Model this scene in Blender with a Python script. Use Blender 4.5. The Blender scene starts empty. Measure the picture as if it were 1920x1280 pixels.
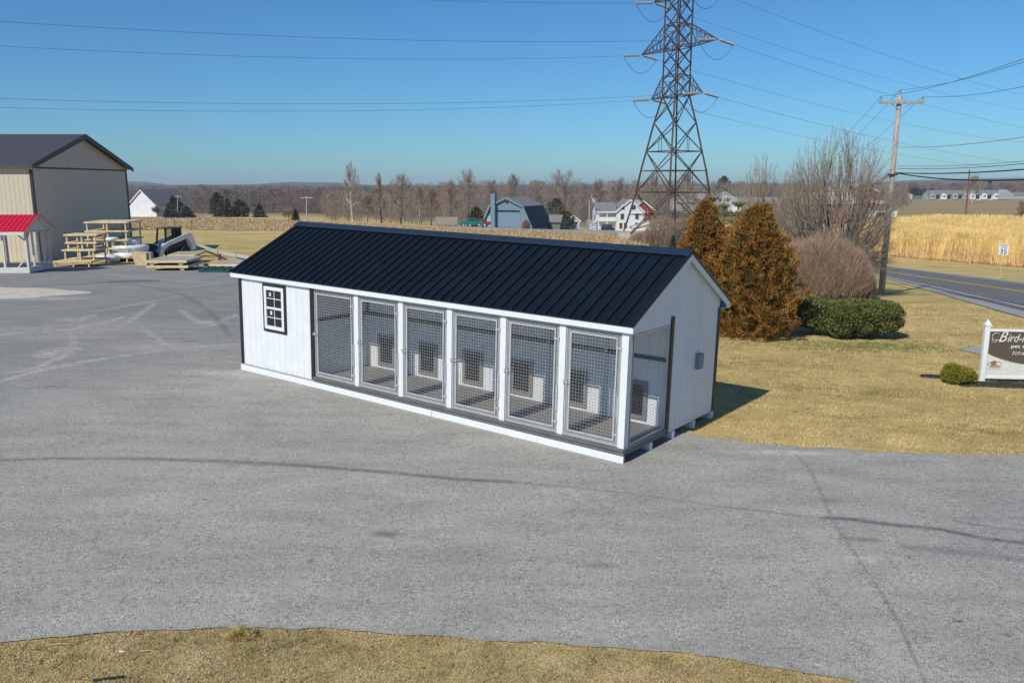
import bpy, bmesh, math, random
import numpy as np
from mathutils import Vector, Matrix, Euler, Quaternion
R_ = math.radians
scn = bpy.context.scene
COL = scn.collection
# ------------------------------------------------------------------ camera
CZ = 4.372
PITCH = R_(10.8866)
F = 1544.27
cam_d = bpy.data.cameras.new('camera'); cam = bpy.data.objects.new('camera', cam_d); COL.objects.link(cam)
cam.location = (0, 0, CZ); cam.rotation_euler = (R_(90) - PITCH, 0, 0)
cam_d.sensor_width = 36; cam_d.lens = F / 1920 * 36; cam_d.clip_start = 0.1; cam_d.clip_end = 30000
scn.camera = cam
# ------------------------------------------------------------------ sky, sun, exposure
SUN_AZ = 36.6; SUN_EL = 41.5      # the sun stands behind the camera, to the left
w = bpy.data.worlds.new('World'); scn.world = w; w.use_nodes = True
nt = w.node_tree; nt.nodes.clear()
sky = nt.nodes.new('ShaderNodeTexSky'); sky.sky_type = 'NISHITA'; sky.sun_disc = False
sky.sun_elevation = R_(SUN_EL); sky.sun_rotation = R_(180 + SUN_AZ)
sky.altitude = 0; sky.air_density = 1.0; sky.dust_density = 0.3; sky.ozone_density = 10
bg = nt.nodes.new('ShaderNodeBackground'); bg.inputs['Strength'].default_value = 0.108
wo = nt.nodes.new('ShaderNodeOutputWorld')
tint = nt.nodes.new('ShaderNodeMix'); tint.data_type = 'RGBA'; tint.blend_type = 'MULTIPLY'; tint.inputs[0].default_value = 1; tint.inputs[7].default_value = (.60, .87, .95, 1)
nt.links.new(sky.outputs[0], tint.inputs[6]); nt.links.new(tint.outputs[2], bg.inputs['Color']); nt.links.new(bg.outputs[0], wo.inputs['Surface'])
sd = bpy.data.lights.new('sun', 'SUN'); sd.energy = 4.1; sd.angle = R_(0.53); sd.color = (1.0, 0.945, 0.84)
sun = bpy.data.objects.new('sun', sd); COL.objects.link(sun)
s_ = Vector((-math.sin(R_(SUN_AZ)) * math.cos(R_(SUN_EL)), -math.cos(R_(SUN_AZ)) * math.cos(R_(SUN_EL)), math.sin(R_(SUN_EL))))
sun.rotation_euler = s_.to_track_quat('Z', 'Y').to_euler(); sun.location = (-20, -20, 40)
scn.view_settings.view_transform = 'Standard'; scn.view_settings.look = 'None'
scn.view_settings.exposure = 0.0; scn.view_settings.gamma = 1.0
try:
    scn.cycles.volume_bounces = 0; scn.cycles.max_bounces = 8; scn.cycles.transparent_max_bounces = 8
except Exception: pass
RNG = np.random.default_rng(11); random.seed(5)
rnd = random.random
def rr(a, b): return a + (b - a) * rnd()
# ------------------------------------------------------------------ terrain height
def herm(xs, ys, x):
    xs = np.asarray(xs, float); ys = np.asarray(ys, float); x = np.clip(x, xs[0], xs[-1])
    d = np.diff(ys) / np.diff(xs); m = np.zeros(len(xs))
    m[1:-1] = np.where(d[:-1] * d[1:] > 0, 2 * d[:-1] * d[1:] / (d[:-1] + d[1:] + 1e-12), 0); m[-1] = d[-1] * 0
    i = np.clip(np.searchsorted(xs, x, side='right') - 1, 0, len(xs) - 2)
    h = xs[i + 1] - xs[i]; t = (x - xs[i]) / h
    return (2*t**3 - 3*t**2 + 1) * ys[i] + (t**3 - 2*t**2 + t) * h * m[i] + (-2*t**3 + 3*t**2) * ys[i+1] + (t**3 - t**2) * h * m[i+1]
LT = ([0, 20, 38, 54, 110, 280, 450, 900, 2000], [0, 0, -.48, -1.0, -2.03, -6.9, -9.5, -9.5, -6])
MT = ([0, 24, 42, 84, 165, 218, 260, 450, 900, 2000], [0, 0, -.2, -1.0, -4.75, -8.3, -9.9, -12.5, -10.5, -6])
RT = ([0, 19, 45, 64, 84, 110, 150, 300, 600, 1000, 2000], [0, 0, -1.45, -3.0, -4.7, -5.6, -5.0, -6.8, -6.6, -7, -5])
def sst(t): t = np.clip(t, 0, 1); return t * t * (3 - 2 * t)
def H(x, y):
    x = np.asarray(x, float); y = np.asarray(y, float)
    xc = 13 * np.tanh(x / 13 * 1.02)
    near = -4.372 - .0224 * (xc - 1.75) + .0018 * (np.clip(y, 0, 40) - 12.4)
    u = x / np.maximum(y, 14.0)
    a = herm(*LT, y); b = herm(*MT, y); c = herm(*RT, y)
    t1 = sst((u + .30) / .36); t2 = sst((u - .10) / .32)
    return CZ + near + (a * (1 - t1) + b * t1) * (1 - t2) + c * t2
cp, sp = math.cos(PITCH), math.sin(PITCH)
def ray(px, py):
    X = (px - 960) / F; Z = -(py - 640) / F
    return np.array([X, cp + Z * sp, -sp + Z * cp])
def at(px, py, Y):              # a point at forward distance Y, in metres
    r = ray(px, py); r = r * (Y / r[1]); return Vector((r[0], r[1], r[2] + CZ))
def g(px, py, lo=3.0, hi=2500.):   # where the line of sight meets the ground
    r = ray(px, py); r = r / r[1]
    ys = np.geomspace(lo, hi, 1500); dz = CZ + r[2] * ys - H(r[0] * ys, ys)
    k = np.argmax(dz < 0) if (dz < 0).any() else len(ys) - 1
    if k > 0:
        t = dz[k-1] / (dz[k-1] - dz[k] + 1e-12); y = ys[k-1] + (ys[k] - ys[k-1]) * t
    else: y = ys[0]
    return Vector((r[0] * y, y, float(H(r[0] * y, y))))
def on(x, y, dz=0): return Vector((x, y, float(H(x, y)) + dz))
# ------------------------------------------------------------------ materials
def node(nt, t, **kw):
    n = nt.nodes.new(t)
    for k, v in kw.items():
        if k in n.inputs: n.inputs[k].default_value = v
        else: setattr(n, k, v)
    return n
MATS = {}
def mat(name, col, rough=.7, metal=0, var=.12, scale=6, bump=0, bscale=40, spec=.5, col2=None, attr=None, stretch=None, hue=None, coords='Object'):
    """Principled material: base colour varied by noise (towards col2), optional per-face attribute variation and bump."""
    m = bpy.data.materials.new(name); m.use_nodes = True; nt = m.node_tree
    p = nt.nodes['Principled BSDF']; p.inputs['Roughness'].default_value = rough; p.inputs['Metallic'].default_value = metal
    p.inputs['Specular IOR Level'].default_value = spec
    tc = node(nt, 'ShaderNodeTexCoord'); src = tc.outputs[coords]
    if stretch:
        mp = node(nt, 'ShaderNodeMapping'); mp.inputs['Scale'].default_value = stretch; nt.links.new(src, mp.inputs[0]); src = mp.outputs[0]
    nz = node(nt, 'ShaderNodeTexNoise'); nz.inputs['Scale'].default_value = scale; nz.inputs['Detail'].default_value = 6
    nt.links.new(src, nz.inputs['Vector'])
    mx = node(nt, 'ShaderNodeMix', data_type='RGBA')
    c2 = col2 if col2 else tuple(c * (1 - 2 * var) for c in col); c1 = col if col2 else tuple(min(1, c * (1 + var)) for c in col)
    mx.inputs[6].default_value = (*c1, 1); mx.inputs[7].default_value = (*c2, 1)
    rm = node(nt, 'ShaderNodeMapRange'); rm.inputs[1].default_value = .32; rm.inputs[2].default_value = .68
    nt.links.new(nz.outputs[0], rm.inputs[0]); nt.links.new(rm.outputs[0], mx.inputs[0]); out = mx.outputs[2]
    if attr:
        at_ = node(nt, 'ShaderNodeAttribute', attribute_name='tone')
        m2 = node(nt, 'ShaderNodeMix', data_type='RGBA'); m2.inputs[7].default_value = (*attr, 1)
        nt.links.new(out, m2.inputs[6]); nt.links.new(at_.outputs['Fac'], m2.inputs[0]); out = m2.outputs[2]
    nt.links.new(out, p.inputs['Base Color'])
    if bump:
        bn = node(nt, 'ShaderNodeTexNoise'); bn.inputs['Scale'].default_value = bscale; bn.inputs['Detail'].default_value = 4
        nt.links.new(src, bn.inputs['Vector'])
        bp = node(nt, 'ShaderNodeBump'); bp.inputs['Strength'].default_value = bump; bp.inputs['Distance'].default_value = .02
        nt.links.new(bn.outputs[0], bp.inputs['Height']); nt.links.new(bp.outputs[0], p.inputs['Normal'])
    MATS[name] = m; return m
def grooved(name, col, axis, pitch, wid=.03, depth=.006, rough=.55, dark=.35, grime=False):
    """sheet or board surface with straight grooves every 'pitch' metres along one local axis"""
    m = mat(name, col, rough, var=.03, scale=2.5, bump=.05, bscale=60); nt = m.node_tree; p = nt.nodes['Principled BSDF']
    tc = node(nt, 'ShaderNodeTexCoord'); sx = node(nt, 'ShaderNodeSeparateXYZ'); nt.links.new(tc.outputs['Object'], sx.inputs[0])
    d = node(nt, 'ShaderNodeMath', operation='DIVIDE'); d.inputs[1].default_value = pitch; nt.links.new(sx.outputs[axis], d.inputs[0])
    fr = node(nt, 'ShaderNodeMath', operation='FRACT'); nt.links.new(d.outputs[0], fr.inputs[0])
    lt = node(nt, 'ShaderNodeMath', operation='LESS_THAN'); lt.inputs[1].default_value = wid / pitch; nt.links.new(fr.outputs[0], lt.inputs[0])
    bp = node(nt, 'ShaderNodeBump', invert=True); bp.inputs['Strength'].default_value = .6; bp.inputs['Distance'].default_value = depth
    nt.links.new(lt.outputs[0], bp.inputs['Height']); nt.links.new(bp.outputs[0], p.inputs['Normal'])
    base = p.inputs['Base Color'].links[0].from_socket
    mx = node(nt, 'ShaderNodeMix', data_type='RGBA'); mx.inputs[7].default_value = (*[c * (1 - dark) for c in col], 1)
    nt.links.new(base, mx.inputs[6]); nt.links.new(lt.outputs[0], mx.inputs[0]); nt.links.new(mx.outputs[2], p.inputs['Base Color'])
    if grime:     # mud splashed up the bottom of the boards, and faint streaks
        mr = node(nt, 'ShaderNodeMapRange'); mr.inputs[1].default_value = .22; mr.inputs[2].default_value = -.02; nt.links.new(sx.outputs[2], mr.inputs[0])
        gn = node(nt, 'ShaderNodeTexNoise'); gn.inputs['Scale'].default_value = 9; gn.inputs['Detail'].default_value = 7; nt.links.new(tc.outputs['Object'], gn.inputs['Vector'])
        g2 = node(nt, 'ShaderNodeMapRange'); g2.inputs[1].default_value = .42; g2.inputs[2].default_value = .7; g2.inputs[4].default_value = .35; nt.links.new(gn.outputs[0], g2.inputs[0])
        gm_ = node(nt, 'ShaderNodeMath', operation='MULTIPLY'); nt.links.new(mr.outputs[0], gm_.inputs[0]); nt.links.new(g2.outputs[0], gm_.inputs[1])
        m3 = node(nt, 'ShaderNodeMix', data_type='RGBA'); m3.inputs[7].default_value = (.42, .38, .31, 1); nt.links.new(mx.outputs[2], m3.inputs[6]); nt.links.new(gm_.outputs[0], m3.inputs[0]); nt.links.new(m3.outputs[2], p.inputs['Base Color'])
    return m
white = mat('white_paint', (.73, .755, .77), .5, var=.02, scale=3, bump=.04)
siding_x = grooved('white_siding_front', (.73, .755, .77), 0, .2032, .009, .003, dark=.25, grime=True)
siding_y = grooved('white_siding_side', (.73, .755, .77), 1, .2032, .009, .003, dark=.25, grime=True)
black_trim = mat('black_trim', (.018, .018, .022), .45, var=.1)
roof_black = mat('black_roof_metal', (.0080, .0125, .0185), .34, var=.1, scale=1.2, spec=.4)
galv = mat('galvanised_steel', (.56, .57, .58), .42, .25, var=.08, scale=20)
galv_flat = mat('grey_powder_steel', (.30, .31, .315), .5, .1, var=.06)
deck_m = mat('grey_composite_deck', (.22, .21, .195), .75, var=.1, scale=3, stretch=(2, 30, 1))
deck_edge_m = mat('dark_deck_edge', (.135, .138, .138), .6, var=.08)
taupe = mat('taupe_door_frame', (.22, .20, .18), .6, var=.05)
flap_m = mat('dark_door_flap', (.02, .02, .02), .4)
glass_m = mat('dark_window_glass', (.015, .018, .022), .06, var=.05, spec=.8)
plastic_grey = mat('grey_plastic_box', (.20, .25, .27), .5, var=.03)
steel_rust = mat('weathered_tower_steel', (.075, .050, .044), .75, .1, var=.3, scale=1.5)
pole_wood = mat('weathered_pole_wood', (.42, .37, .32), .9, var=.3, scale=5, stretch=(8, 8, .6), bump=.3)
lumber = mat('fresh_lumber', (.72, .57, .34), .7, var=.14, scale=3, stretch=(1, 1, 4))
deckboard_weath = mat('weathered_deck_boards', (.44, .37, .29), .8, var=.15, scale=4)
insul_m = mat('pale_ceramic', (.30, .31, .28), .35, var=.05)
wire_m = mat('dark_wire', (.05, .05, .055), .6)
cable_m = mat('black_cable', (.012, .012, .013), .6)
red_roof_m = mat('red_roof_metal', (.60, .012, .04), .4, var=.05)
bark_m = mat('grey_bark', (.30, .25, .20), .9, var=.3, scale=3)
bark_dark = mat('dark_bark', (.15, .12, .10), .9, var=.3, scale=2)
bark_pale = mat('pale_bark', (.50, .43, .36), .85, var=.25, scale=1)
twig_m = mat('brown_twigs', (.24, .175, .13), .9, var=.25, scale=.6, attr=(.40, .29, .22))
bud_m = mat('reddish_twigs', (.30, .18, .13), .9, var=.2, scale=.6, attr=(.36, .24, .18))
# ------------------------------------------------------------------ mesh helpers
class MB:
    def __init__(s): s.v = []; s.f = []
    def add(s, vs, fs):
        n = len(s.v); s.v += [tuple(v) for v in vs]; s.f += [tuple(i + n for i in f) for f in fs]; return s
    def box(s, x0, x1, y0, y1, z0, z1, M=None):
        vs = [Vector((x, y, z)) for z in (z0, z1) for y in (y0, y1) for x in (x0, x1)]
        if M is not None: vs = [M @ v for v in vs]
        return s.add(vs, [(0, 2, 3, 1), (4, 5, 7, 6), (0, 1, 5, 4), (2, 6, 7, 3), (0, 4, 6, 2), (1, 3, 7, 5)])
    def bevbox(s, x0, x1, y0, y1, z0, z1, b=.02, M=None):
        bm = bmesh.new(); bmesh.ops.create_cube(bm, size=1)
        for v in bm.verts: v.co = Vector(((x0+x1)/2 + v.co.x*(x1-x0), (y0+y1)/2 + v.co.y*(y1-y0), (z0+z1)/2 + v.co.z*(z1-z0)))
        bmesh.ops.bevel(bm, geom=bm.edges[:], offset=b, segments=2, affect='EDGES', profile=.5)
        bm.verts.index_update(); s.add([(M @ v.co) if M is not None else v.co for v in bm.verts], [[v.index for v in f.verts] for f in bm.faces]); bm.free(); return s
    def tube(s, pts, r, n=6, r1=None, cap=True):
        pts = [Vector(p) for p in pts]; rs = r if isinstance(r, (list, tuple)) else [r + ((r1 if r1 is not None else r) - r) * i / max(1, len(pts)-1) for i in range(len(pts))]
        ring = []; base = len(s.v); up0 = None
        for i, p in enumerate(pts):
            d = (pts[min(i+1, len(pts)-1)] - pts[max(i-1, 0)]).normalized()
            a = d.orthogonal().normalized() if up0 is None else (up0 - d * up0.dot(d)).normalized(); up0 = a; b = d.cross(a)
            for k in range(n):
                t = 2 * math.pi * k / n; s.v.append(tuple(p + (a * math.cos(t) + b * math.sin(t)) * rs[i]))
        for i in range(len(pts) - 1):
            for k in range(n):
                a0 = base + i*n + k; a1 = base + i*n + (k+1) % n; s.f.append((a0, a1, a1 + n, a0 + n))
        if cap and n > 2: s.f.append(tuple(base + k for k in reversed(range(n)))); s.f.append(tuple(base + (len(pts)-1)*n + k for k in range(n)))
        return s
    def beam(s, p, q, w, h=None, up=(0, 0, 1)):
        p = Vector(p); q = Vector(q); h = h or w; d = q - p; L = d.length; d.normalize(); u = Vector(up)
        if abs(d.dot(u)) > .98: u = Vector((1, 0, 0))
        x = d.cross(u).normalized(); z = x.cross(d)
        M = Matrix((x, d, z)).transposed().to_4x4(); M.translation = p
        return s.box(-w/2, w/2, 0, L, -h/2, h/2, M)
    def prism(s, poly, ax, a0, a1, M=None):
        """polygon given in the two other axes, extruded along axis ax"""
        n = len(poly); vs = []
        for a in (a0, a1):
            for (p, q) in poly:
                c = [p, q]; c.insert(ax, a); vs.append(Vector(c))
        if M is not None: vs = [M @ v for v in vs]
        return s.add(vs, [tuple(range(n)), tuple(reversed(range(n, 2*n)))] + [(i, i + n, (i+1) % n + n, (i+1) % n) for i in range(n)])
    def lathe(s, prof, n=16, c=(0, 0, 0), sx=1, sy=1):
        base = len(s.v); c = Vector(c)
        for r, z in prof:
            for k in range(n): t = 2*math.pi*k/n; s.v.append(tuple(c + Vector((r*math.cos(t)*sx, r*math.sin(t)*sy, z))))
        for i in range(len(prof)-1):
            for k in range(n): a = base+i*n+k; b = base+i*n+(k+1) % n; s.f.append((a, b, b+n, a+n))
        s.f.append(tuple(base+k for k in reversed(range(n)))); s.f.append(tuple(base+(len(prof)-1)*n+k for k in range(n))); return s
    def build(s, name, m, parent=None, smooth=False):
        me = bpy.data.meshes.new(name); me.from_pydata(s.v, [], s.f); me.materials.append(m)
        bm = bmesh.new(); bm.from_mesh(me); bmesh.ops.recalc_face_normals(bm, faces=bm.faces); bm.to_mesh(me); bm.free()
        if smooth: me.shade_smooth()
        o = bpy.data.objects.new(name, me); COL.objects.link(o)
        if parent is not None: o.parent = parent
        return o
def tag(o, label=None, cat=None, group=None, kind=None):
    if label: o['label'] = label
    if cat: o['category'] = cat
    if group: o['group'] = group
    if kind: o['kind'] = kind
    return o
def thing(name, loc, label, cat, group=None, rz=0):
    o = bpy.data.objects.new(name, None); COL.objects.link(o); o.location = loc; o.rotation_euler = (0, 0, rz); o.empty_display_size = .3
    return tag(o, label, cat, group)
def tri_mesh(name, T, tone, m, parent=None, quads=False, origin=None):
    """mesh of loose triangles or quads from an array (n,3|4,3) with one tone per face"""
    n, k = T.shape[0], T.shape[1]; me = bpy.data.meshes.new(name)
    V = T.reshape(-1, 3).astype(np.float32)
    if origin is not None: V = V - np.array(origin, np.float32)
    me.vertices.add(n*k); me.vertices.foreach_set('co', V.ravel())
    me.loops.add(n*k); me.loops.foreach_set('vertex_index', np.arange(n*k, dtype=np.int32))
    me.polygons.add(n); me.polygons.foreach_set('loop_start', (np.arange(n)*k).astype(np.int32)); me.polygons.foreach_set('loop_total', np.full(n, k, np.int32))
    me.update(); a = me.attributes.new('tone', 'FLOAT', 'POINT'); a.data.foreach_set('value', np.repeat(tone, k).astype(np.float32))
    me.materials.append(m); me.validate()
    o = bpy.data.objects.new(name, me); COL.objects.link(o)
    if parent is not None: o.parent = parent
    return o
def sheet(name, P, m, kind='structure', attrs=None, parent=None):
    """grid of points (rows, cols, 3) as one surface"""
    r, c = P.shape[:2]; me = bpy.data.meshes.new(name); idx = np.arange(r*c).reshape(r, c)
    q = np.stack([idx[:-1, :-1], idx[:-1, 1:], idx[1:, 1:], idx[1:, :-1]], -1).reshape(-1, 4)
    me.vertices.add(r*c); me.vertices.foreach_set('co', P.reshape(-1).astype(np.float32))
    me.loops.add(q.size); me.loops.foreach_set('vertex_index', q.ravel().astype(np.int32))
    me.polygons.add(len(q)); me.polygons.foreach_set('loop_start', (np.arange(len(q))*4).astype(np.int32)); me.polygons.foreach_set('loop_total', np.full(len(q), 4, np.int32))
    me.update(); me.validate()
    for k, v in (attrs or {}).items():
        a = me.attributes.new(k, 'FLOAT', 'POINT'); a.data.foreach_set('value', v.ravel().astype(np.float32))
    me.materials.append(m); me.shade_smooth()
    o = bpy.data.objects.new(name, me); COL.objects.link(o)
    if kind: o['kind'] = kind
    if parent is not None: o.parent = parent
    return o
def copy_tree(o, parent=None):
    c = o.copy(); COL.objects.link(c)
    if parent is not None: c.parent = parent
    for ch in list(o.children): copy_tree(ch, c)
    return c
def text(s, size, m, parent, loc, rot, name, shear=0, ext=.004, align='LEFT', sx=1, bold=0):
    cu = bpy.data.curves.new(name, 'FONT'); cu.body = s; cu.size = size; cu.shear = shear; cu.extrude = ext; cu.align_x = align; cu.offset = bold
    o = bpy.data.objects.new('tmp', cu); COL.objects.link(o)
    dg = bpy.context.evaluated_depsgraph_get(); me = bpy.data.meshes.new_from_object(o.evaluated_get(dg)); bpy.data.objects.remove(o)
    me.materials.clear(); me.materials.append(m)
    q = bpy.data.objects.new(name, me); COL.objects.link(q); q.parent = parent; q.location = loc; q.rotation_euler = rot; q.scale = (sx, 1, 1); return q
# ------------------------------------------------------------------ ground materials
def ground_mat(name, ramp, scales, bump=.4, bscale=30, far=None):
    """noise at several scales drives a colour ramp; 'far' blends to woodland floor with distance from the lot"""
    m = bpy.data.materials.new(name); m.use_nodes = True; nt = m.node_tree; p = nt.nodes['Principled BSDF']
    p.inputs['Roughness'].default_value = .95; p.inputs['Specular IOR Level'].default_value = .15
    gm = node(nt, 'ShaderNodeNewGeometry'); acc = None
    for sc, wt, st in scales:
        mp = node(nt, 'ShaderNodeMapping'); mp.inputs['Scale'].default_value = st; mp.inputs['Rotation'].default_value = (0, 0, .5); nt.links.new(gm.outputs['Position'], mp.inputs[0])
        n = node(nt, 'ShaderNodeTexNoise'); n.inputs['Scale'].default_value = sc; n.inputs['Detail'].default_value = 5; n.inputs['Roughness'].default_value = .6
        nt.links.new(mp.outputs[0], n.inputs['Vector'])
        a = node(nt, 'ShaderNodeMath', operation='MULTIPLY'); a.inputs[1].default_value = wt; nt.links.new(n.outputs[0], a.inputs[0])
        if acc is None: acc = a
        else:
            b = node(nt, 'ShaderNodeMath', operation='ADD'); nt.links.new(acc.outputs[0], b.inputs[0]); nt.links.new(a.outputs[0], b.inputs[1]); acc = b
    cr = node(nt, 'ShaderNodeValToRGB'); el = cr.color_ramp.elements
    while len(el) < len(ramp): el.new(.5)
    for e, (pos, c) in zip(el, ramp): e.position = pos; e.color = (*c, 1)
    nt.links.new(acc.outputs[0], cr.inputs[0]); out = cr.outputs[0]
    if far:
        ln = node(nt, 'ShaderNodeVectorMath', operation='LENGTH'); nt.links.new(gm.outputs['Position'], ln.inputs[0])
        mr = node(nt, 'ShaderNodeMapRange'); mr.inputs[1].default_value = far[0]; mr.inputs[2].default_value = far[1]; nt.links.new(ln.outputs['Value'], mr.inputs[0])
        fn = node(nt, 'ShaderNodeTexNoise'); fn.inputs['Scale'].default_value = .008; fn.inputs['Detail'].default_value = 8; nt.links.new(gm.outputs['Position'], fn.inputs['Vector'])
        fr = node(nt, 'ShaderNodeValToRGB'); fr.color_ramp.elements[0].position = .40; fr.color_ramp.elements[0].color = (.085, .060, .048, 1)
        fr.color_ramp.elements[1].position = .62; fr.color_ramp.elements[1].color = (.19, .14, .085, 1); nt.links.new(fn.outputs[0], fr.inputs[0])
        mx = node(nt, 'ShaderNodeMix', data_type='RGBA'); nt.links.new(mr.outputs[0], mx.inputs[0]); nt.links.new(out, mx.inputs[6]); nt.links.new(fr.outputs[0], mx.inputs[7]); out = mx.outputs[2]
    nt.links.new(out, p.inputs['Base Color'])
    bn = node(nt, 'ShaderNodeTexNoise'); bn.inputs['Scale'].default_value = bscale; bn.inputs['Detail'].default_value = 5; nt.links.new(gm.outputs['Position'], bn.inputs['Vector'])
    bp = node(nt, 'ShaderNodeBump'); bp.inputs['Strength'].default_value = bump; bp.inputs['Distance'].default_value = .04
    nt.links.new(bn.outputs[0], bp.inputs['Height']); nt.links.new(bp.outputs[0], p.inputs['Normal'])
    return m
lawn_ramp = [(.36, (.21, .19, .07)), (.44, (.42, .32, .12)), (.50, (.57, .43, .175)), (.57, (.68, .52, .22)), (.66, (.78, .61, .30))]
ground_m = ground_mat('dormant_lawn', lawn_ramp, [(.22, .36, (1, 2.2, 1)), (2.2, .27, (1, 1.5, 1)), (22, .22, (1, 1, 1)), (75, .15, (1, 1, 1))], .9, 60, far=(260, 380))
stubble_m = ground_mat('corn_stubble', [(.38, (.17, .115, .06)), (.48, (.38, .27, .14)), (.58, (.60, .46, .26))], [(.05, .2, (1, 3, 1)), (.9, .5, (1, .8, 1)), (5, .3, (1, 1, 1))], .8, 6)
brown_m = ground_mat('bare_brown_field', [(.35, (.24, .175, .085)), (.5, (.33, .25, .125)), (.65, (.38, .30, .16))], [(.02, .5, (.6, 6, 1)), (.3, .5, (1, 3, 1))], .3, 3)
gravel_m = ground_mat('pale_gravel', [(.35, (.44, .39, .32)), (.5, (.68, .61, .51)), (.65, (.80, .73, .63))], [(1.5, .4, (1, 1, 1)), (40, .6, (1, 1, 1))], .8, 60)
drive_m = ground_mat('pale_drive', [(.35, (.26, .26, .26)), (.65, (.40, .40, .39))], [(.6, .5, (1, 1, 1)), (12, .5, (1, 1, 1))], .3, 30)
road_m = ground_mat('road_asphalt', [(.35, (.13, .132, .135)), (.65, (.19, .192, .195))], [(.5, .5, (1, 1, 1)), (20, .5, (1, 1, 1))], .3, 60)
shoulder_m = ground_mat('road_shoulder', [(.35, (.27, .27, .265)), (.65, (.40, .40, .385))], [(.5, .5, (1, 1, 1)), (20, .5, (1, 1, 1))], .3, 60)
yellow_line = mat('yellow_line_paint', (.68, .44, .05), .8, var=.15); white_line = mat('white_line_paint', (.62, .62, .60), .8, var=.12)
mulch_m = ground_mat('dark_mulch', [(.35, (.02, .018, .016)), (.65, (.08, .07, .06))], [(8, .5, (1, 1, 1)), (40, .5, (1, 1, 1))], .8, 40)
def asphalt_mat():
    m = bpy.data.materials.new('lot_asphalt'); m.use_nodes = True; nt = m.node_tree; p = nt.nodes['Principled BSDF']
    p.inputs['Roughness'].default_value = .88; p.inputs['Specular IOR Level'].default_value = .25
    gm = node(nt, 'ShaderNodeNewGeometry'); L = nt.links
    def noise(sc, det=4, ro=.6, st=None):
        n = node(nt, 'ShaderNodeTexNoise'); n.inputs['Scale'].default_value = sc; n.inputs['Detail'].default_value = det; n.inputs['Roughness'].default_value = ro
        if st:
            mp = node(nt, 'ShaderNodeMapping'); mp.inputs['Scale'].default_value = st; mp.inputs['Rotation'].default_value = (0, 0, -.25); L.new(gm.outputs['Position'], mp.inputs[0]); L.new(mp.outputs[0], n.inputs['Vector'])
        else: L.new(gm.outputs['Position'], n.inputs['Vector'])
        return n.outputs[0]
    def ramp(src, pts):
        c = node(nt, 'ShaderNodeValToRGB'); el = c.color_ramp.elements
        while len(el) < len(pts): el.new(.5)
        for e, (pos, v) in zip(el, pts): e.position = pos; e.color = (*v, 1) if isinstance(v, tuple) else (v, v, v, 1)
        L.new(src, c.inputs[0]); return c.outputs[0]
    def mix(f, a, b, mode='MIX', fv=None):
        x = node(nt, 'ShaderNodeMix', data_type='RGBA', blend_type=mode)
        if fv is not None: x.inputs[0].default_value = fv
        else: L.new(f, x.inputs[0])
        for s, i in ((a, 6), (b, 7)):
            if isinstance(s, tuple): x.inputs[i].default_value = (*s, 1)
            else: L.new(s, x.inputs[i])
        return x.outputs[2]
    def attr(n): a = node(nt, 'ShaderNodeAttribute', attribute_name=n); return a.outputs['Fac']
    base = ramp(noise(.35, 5), [(.3, (.250, .244, .228)), (.7, (.304, .297, .273))])
    big = ramp(noise(1.6, 3, .5, (.5, 1.6, 1)), [(.35, .90), (.65, 1.07)])
    c = mix(None, base, big, 'MULTIPLY', 1)
    c = mix(attr('pale'), c, mix(None, c, (1.36, 1.34, 1.29), 'MULTIPLY', 1))
    sp = ramp(noise(80, 1.5, .5), [(.26, .22), (.40, .74), (.52, 1.0), (.62, 1.28), (.74, 1.9)])
    c = mix(None, c, sp, 'MULTIPLY', .95)
    sp2 = ramp(noise(17, 3, .7), [(.32, .45), (.46, .93), (.62, 1.15)])
    c = mix(None, c, sp2, 'MULTIPLY', .55)
    dn = ramp(noise(5, 5, .7), [(.38, 0.), (.6, 1.)])
    du = node(nt, 'ShaderNodeMath', operation='MULTIPLY'); L.new(attr('dust'), du.inputs[0]); L.new(dn, du.inputs[1])
    c = mix(du.outputs[0], c, (.60, .55, .46))
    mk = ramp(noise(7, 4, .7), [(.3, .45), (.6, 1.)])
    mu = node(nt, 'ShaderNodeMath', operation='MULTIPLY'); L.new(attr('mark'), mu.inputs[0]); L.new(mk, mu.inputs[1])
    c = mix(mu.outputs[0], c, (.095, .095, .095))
    L.new(c, p.inputs['Base Color'])
    bp = node(nt, 'ShaderNodeBump'); bp.inputs['Strength'].default_value = .55; bp.inputs['Distance'].default_value = .012
    L.new(noise(60, 3), bp.inputs['Height']); L.new(bp.outputs[0], p.inputs['Normal']); return m
# ------------------------------------------------------------------ terrain
az = np.radians(np.concatenate([np.arange(-180, -60, 6), np.arange(-60, 60, .5), np.arange(60, 181, 6)]))
rad = np.concatenate([[.01], np.geomspace(1.5, 3800, 300)])
A_, Rr = np.meshgrid(az, rad); X_ = Rr * np.sin(A_); Y_ = Rr * np.cos(A_)
sheet('ground', np.stack([X_, Y_, H(X_, np.maximum(Y_, 0))], -1), ground_m)
def px_sheet(name, top, bot, m, x0, x1, ncol=80, nrow=24, off=.03, kind='structure', jit=0):
    xs = np.linspace(x0, x1, ncol); P = np.zeros((nrow, ncol, 3)); tx, ty = zip(*top); bx, by = zip(*bot)
    for i, x in enumerate(xs):
        a = g(x, float(np.interp(x, bx, by)) + jit * rr(-1, 1)); b = g(x, float(np.interp(x, tx, ty)) + jit * rr(-1, 1) * .4)
        for j in range(nrow):
            t = j / (nrow - 1); P[j, i, :2] = [a.x + (b.x - a.x) * t, a.y + (b.y - a.y) * t]
    P[..., 2] = H(P[..., 0], P[..., 1]) + off
    return sheet(name, P, m, kind)
px_sheet('stubble_field', [(-60, 403), (400, 407), (560, 413), (700, 420), (820, 427), (1000, 433), (1180, 440), (1300, 444)], [(-60, 431), (400, 431), (560, 434), (800, 444), (1000, 454), (1300, 464)], stubble_m, -60, 1290, off=.05, jit=.8)
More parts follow.
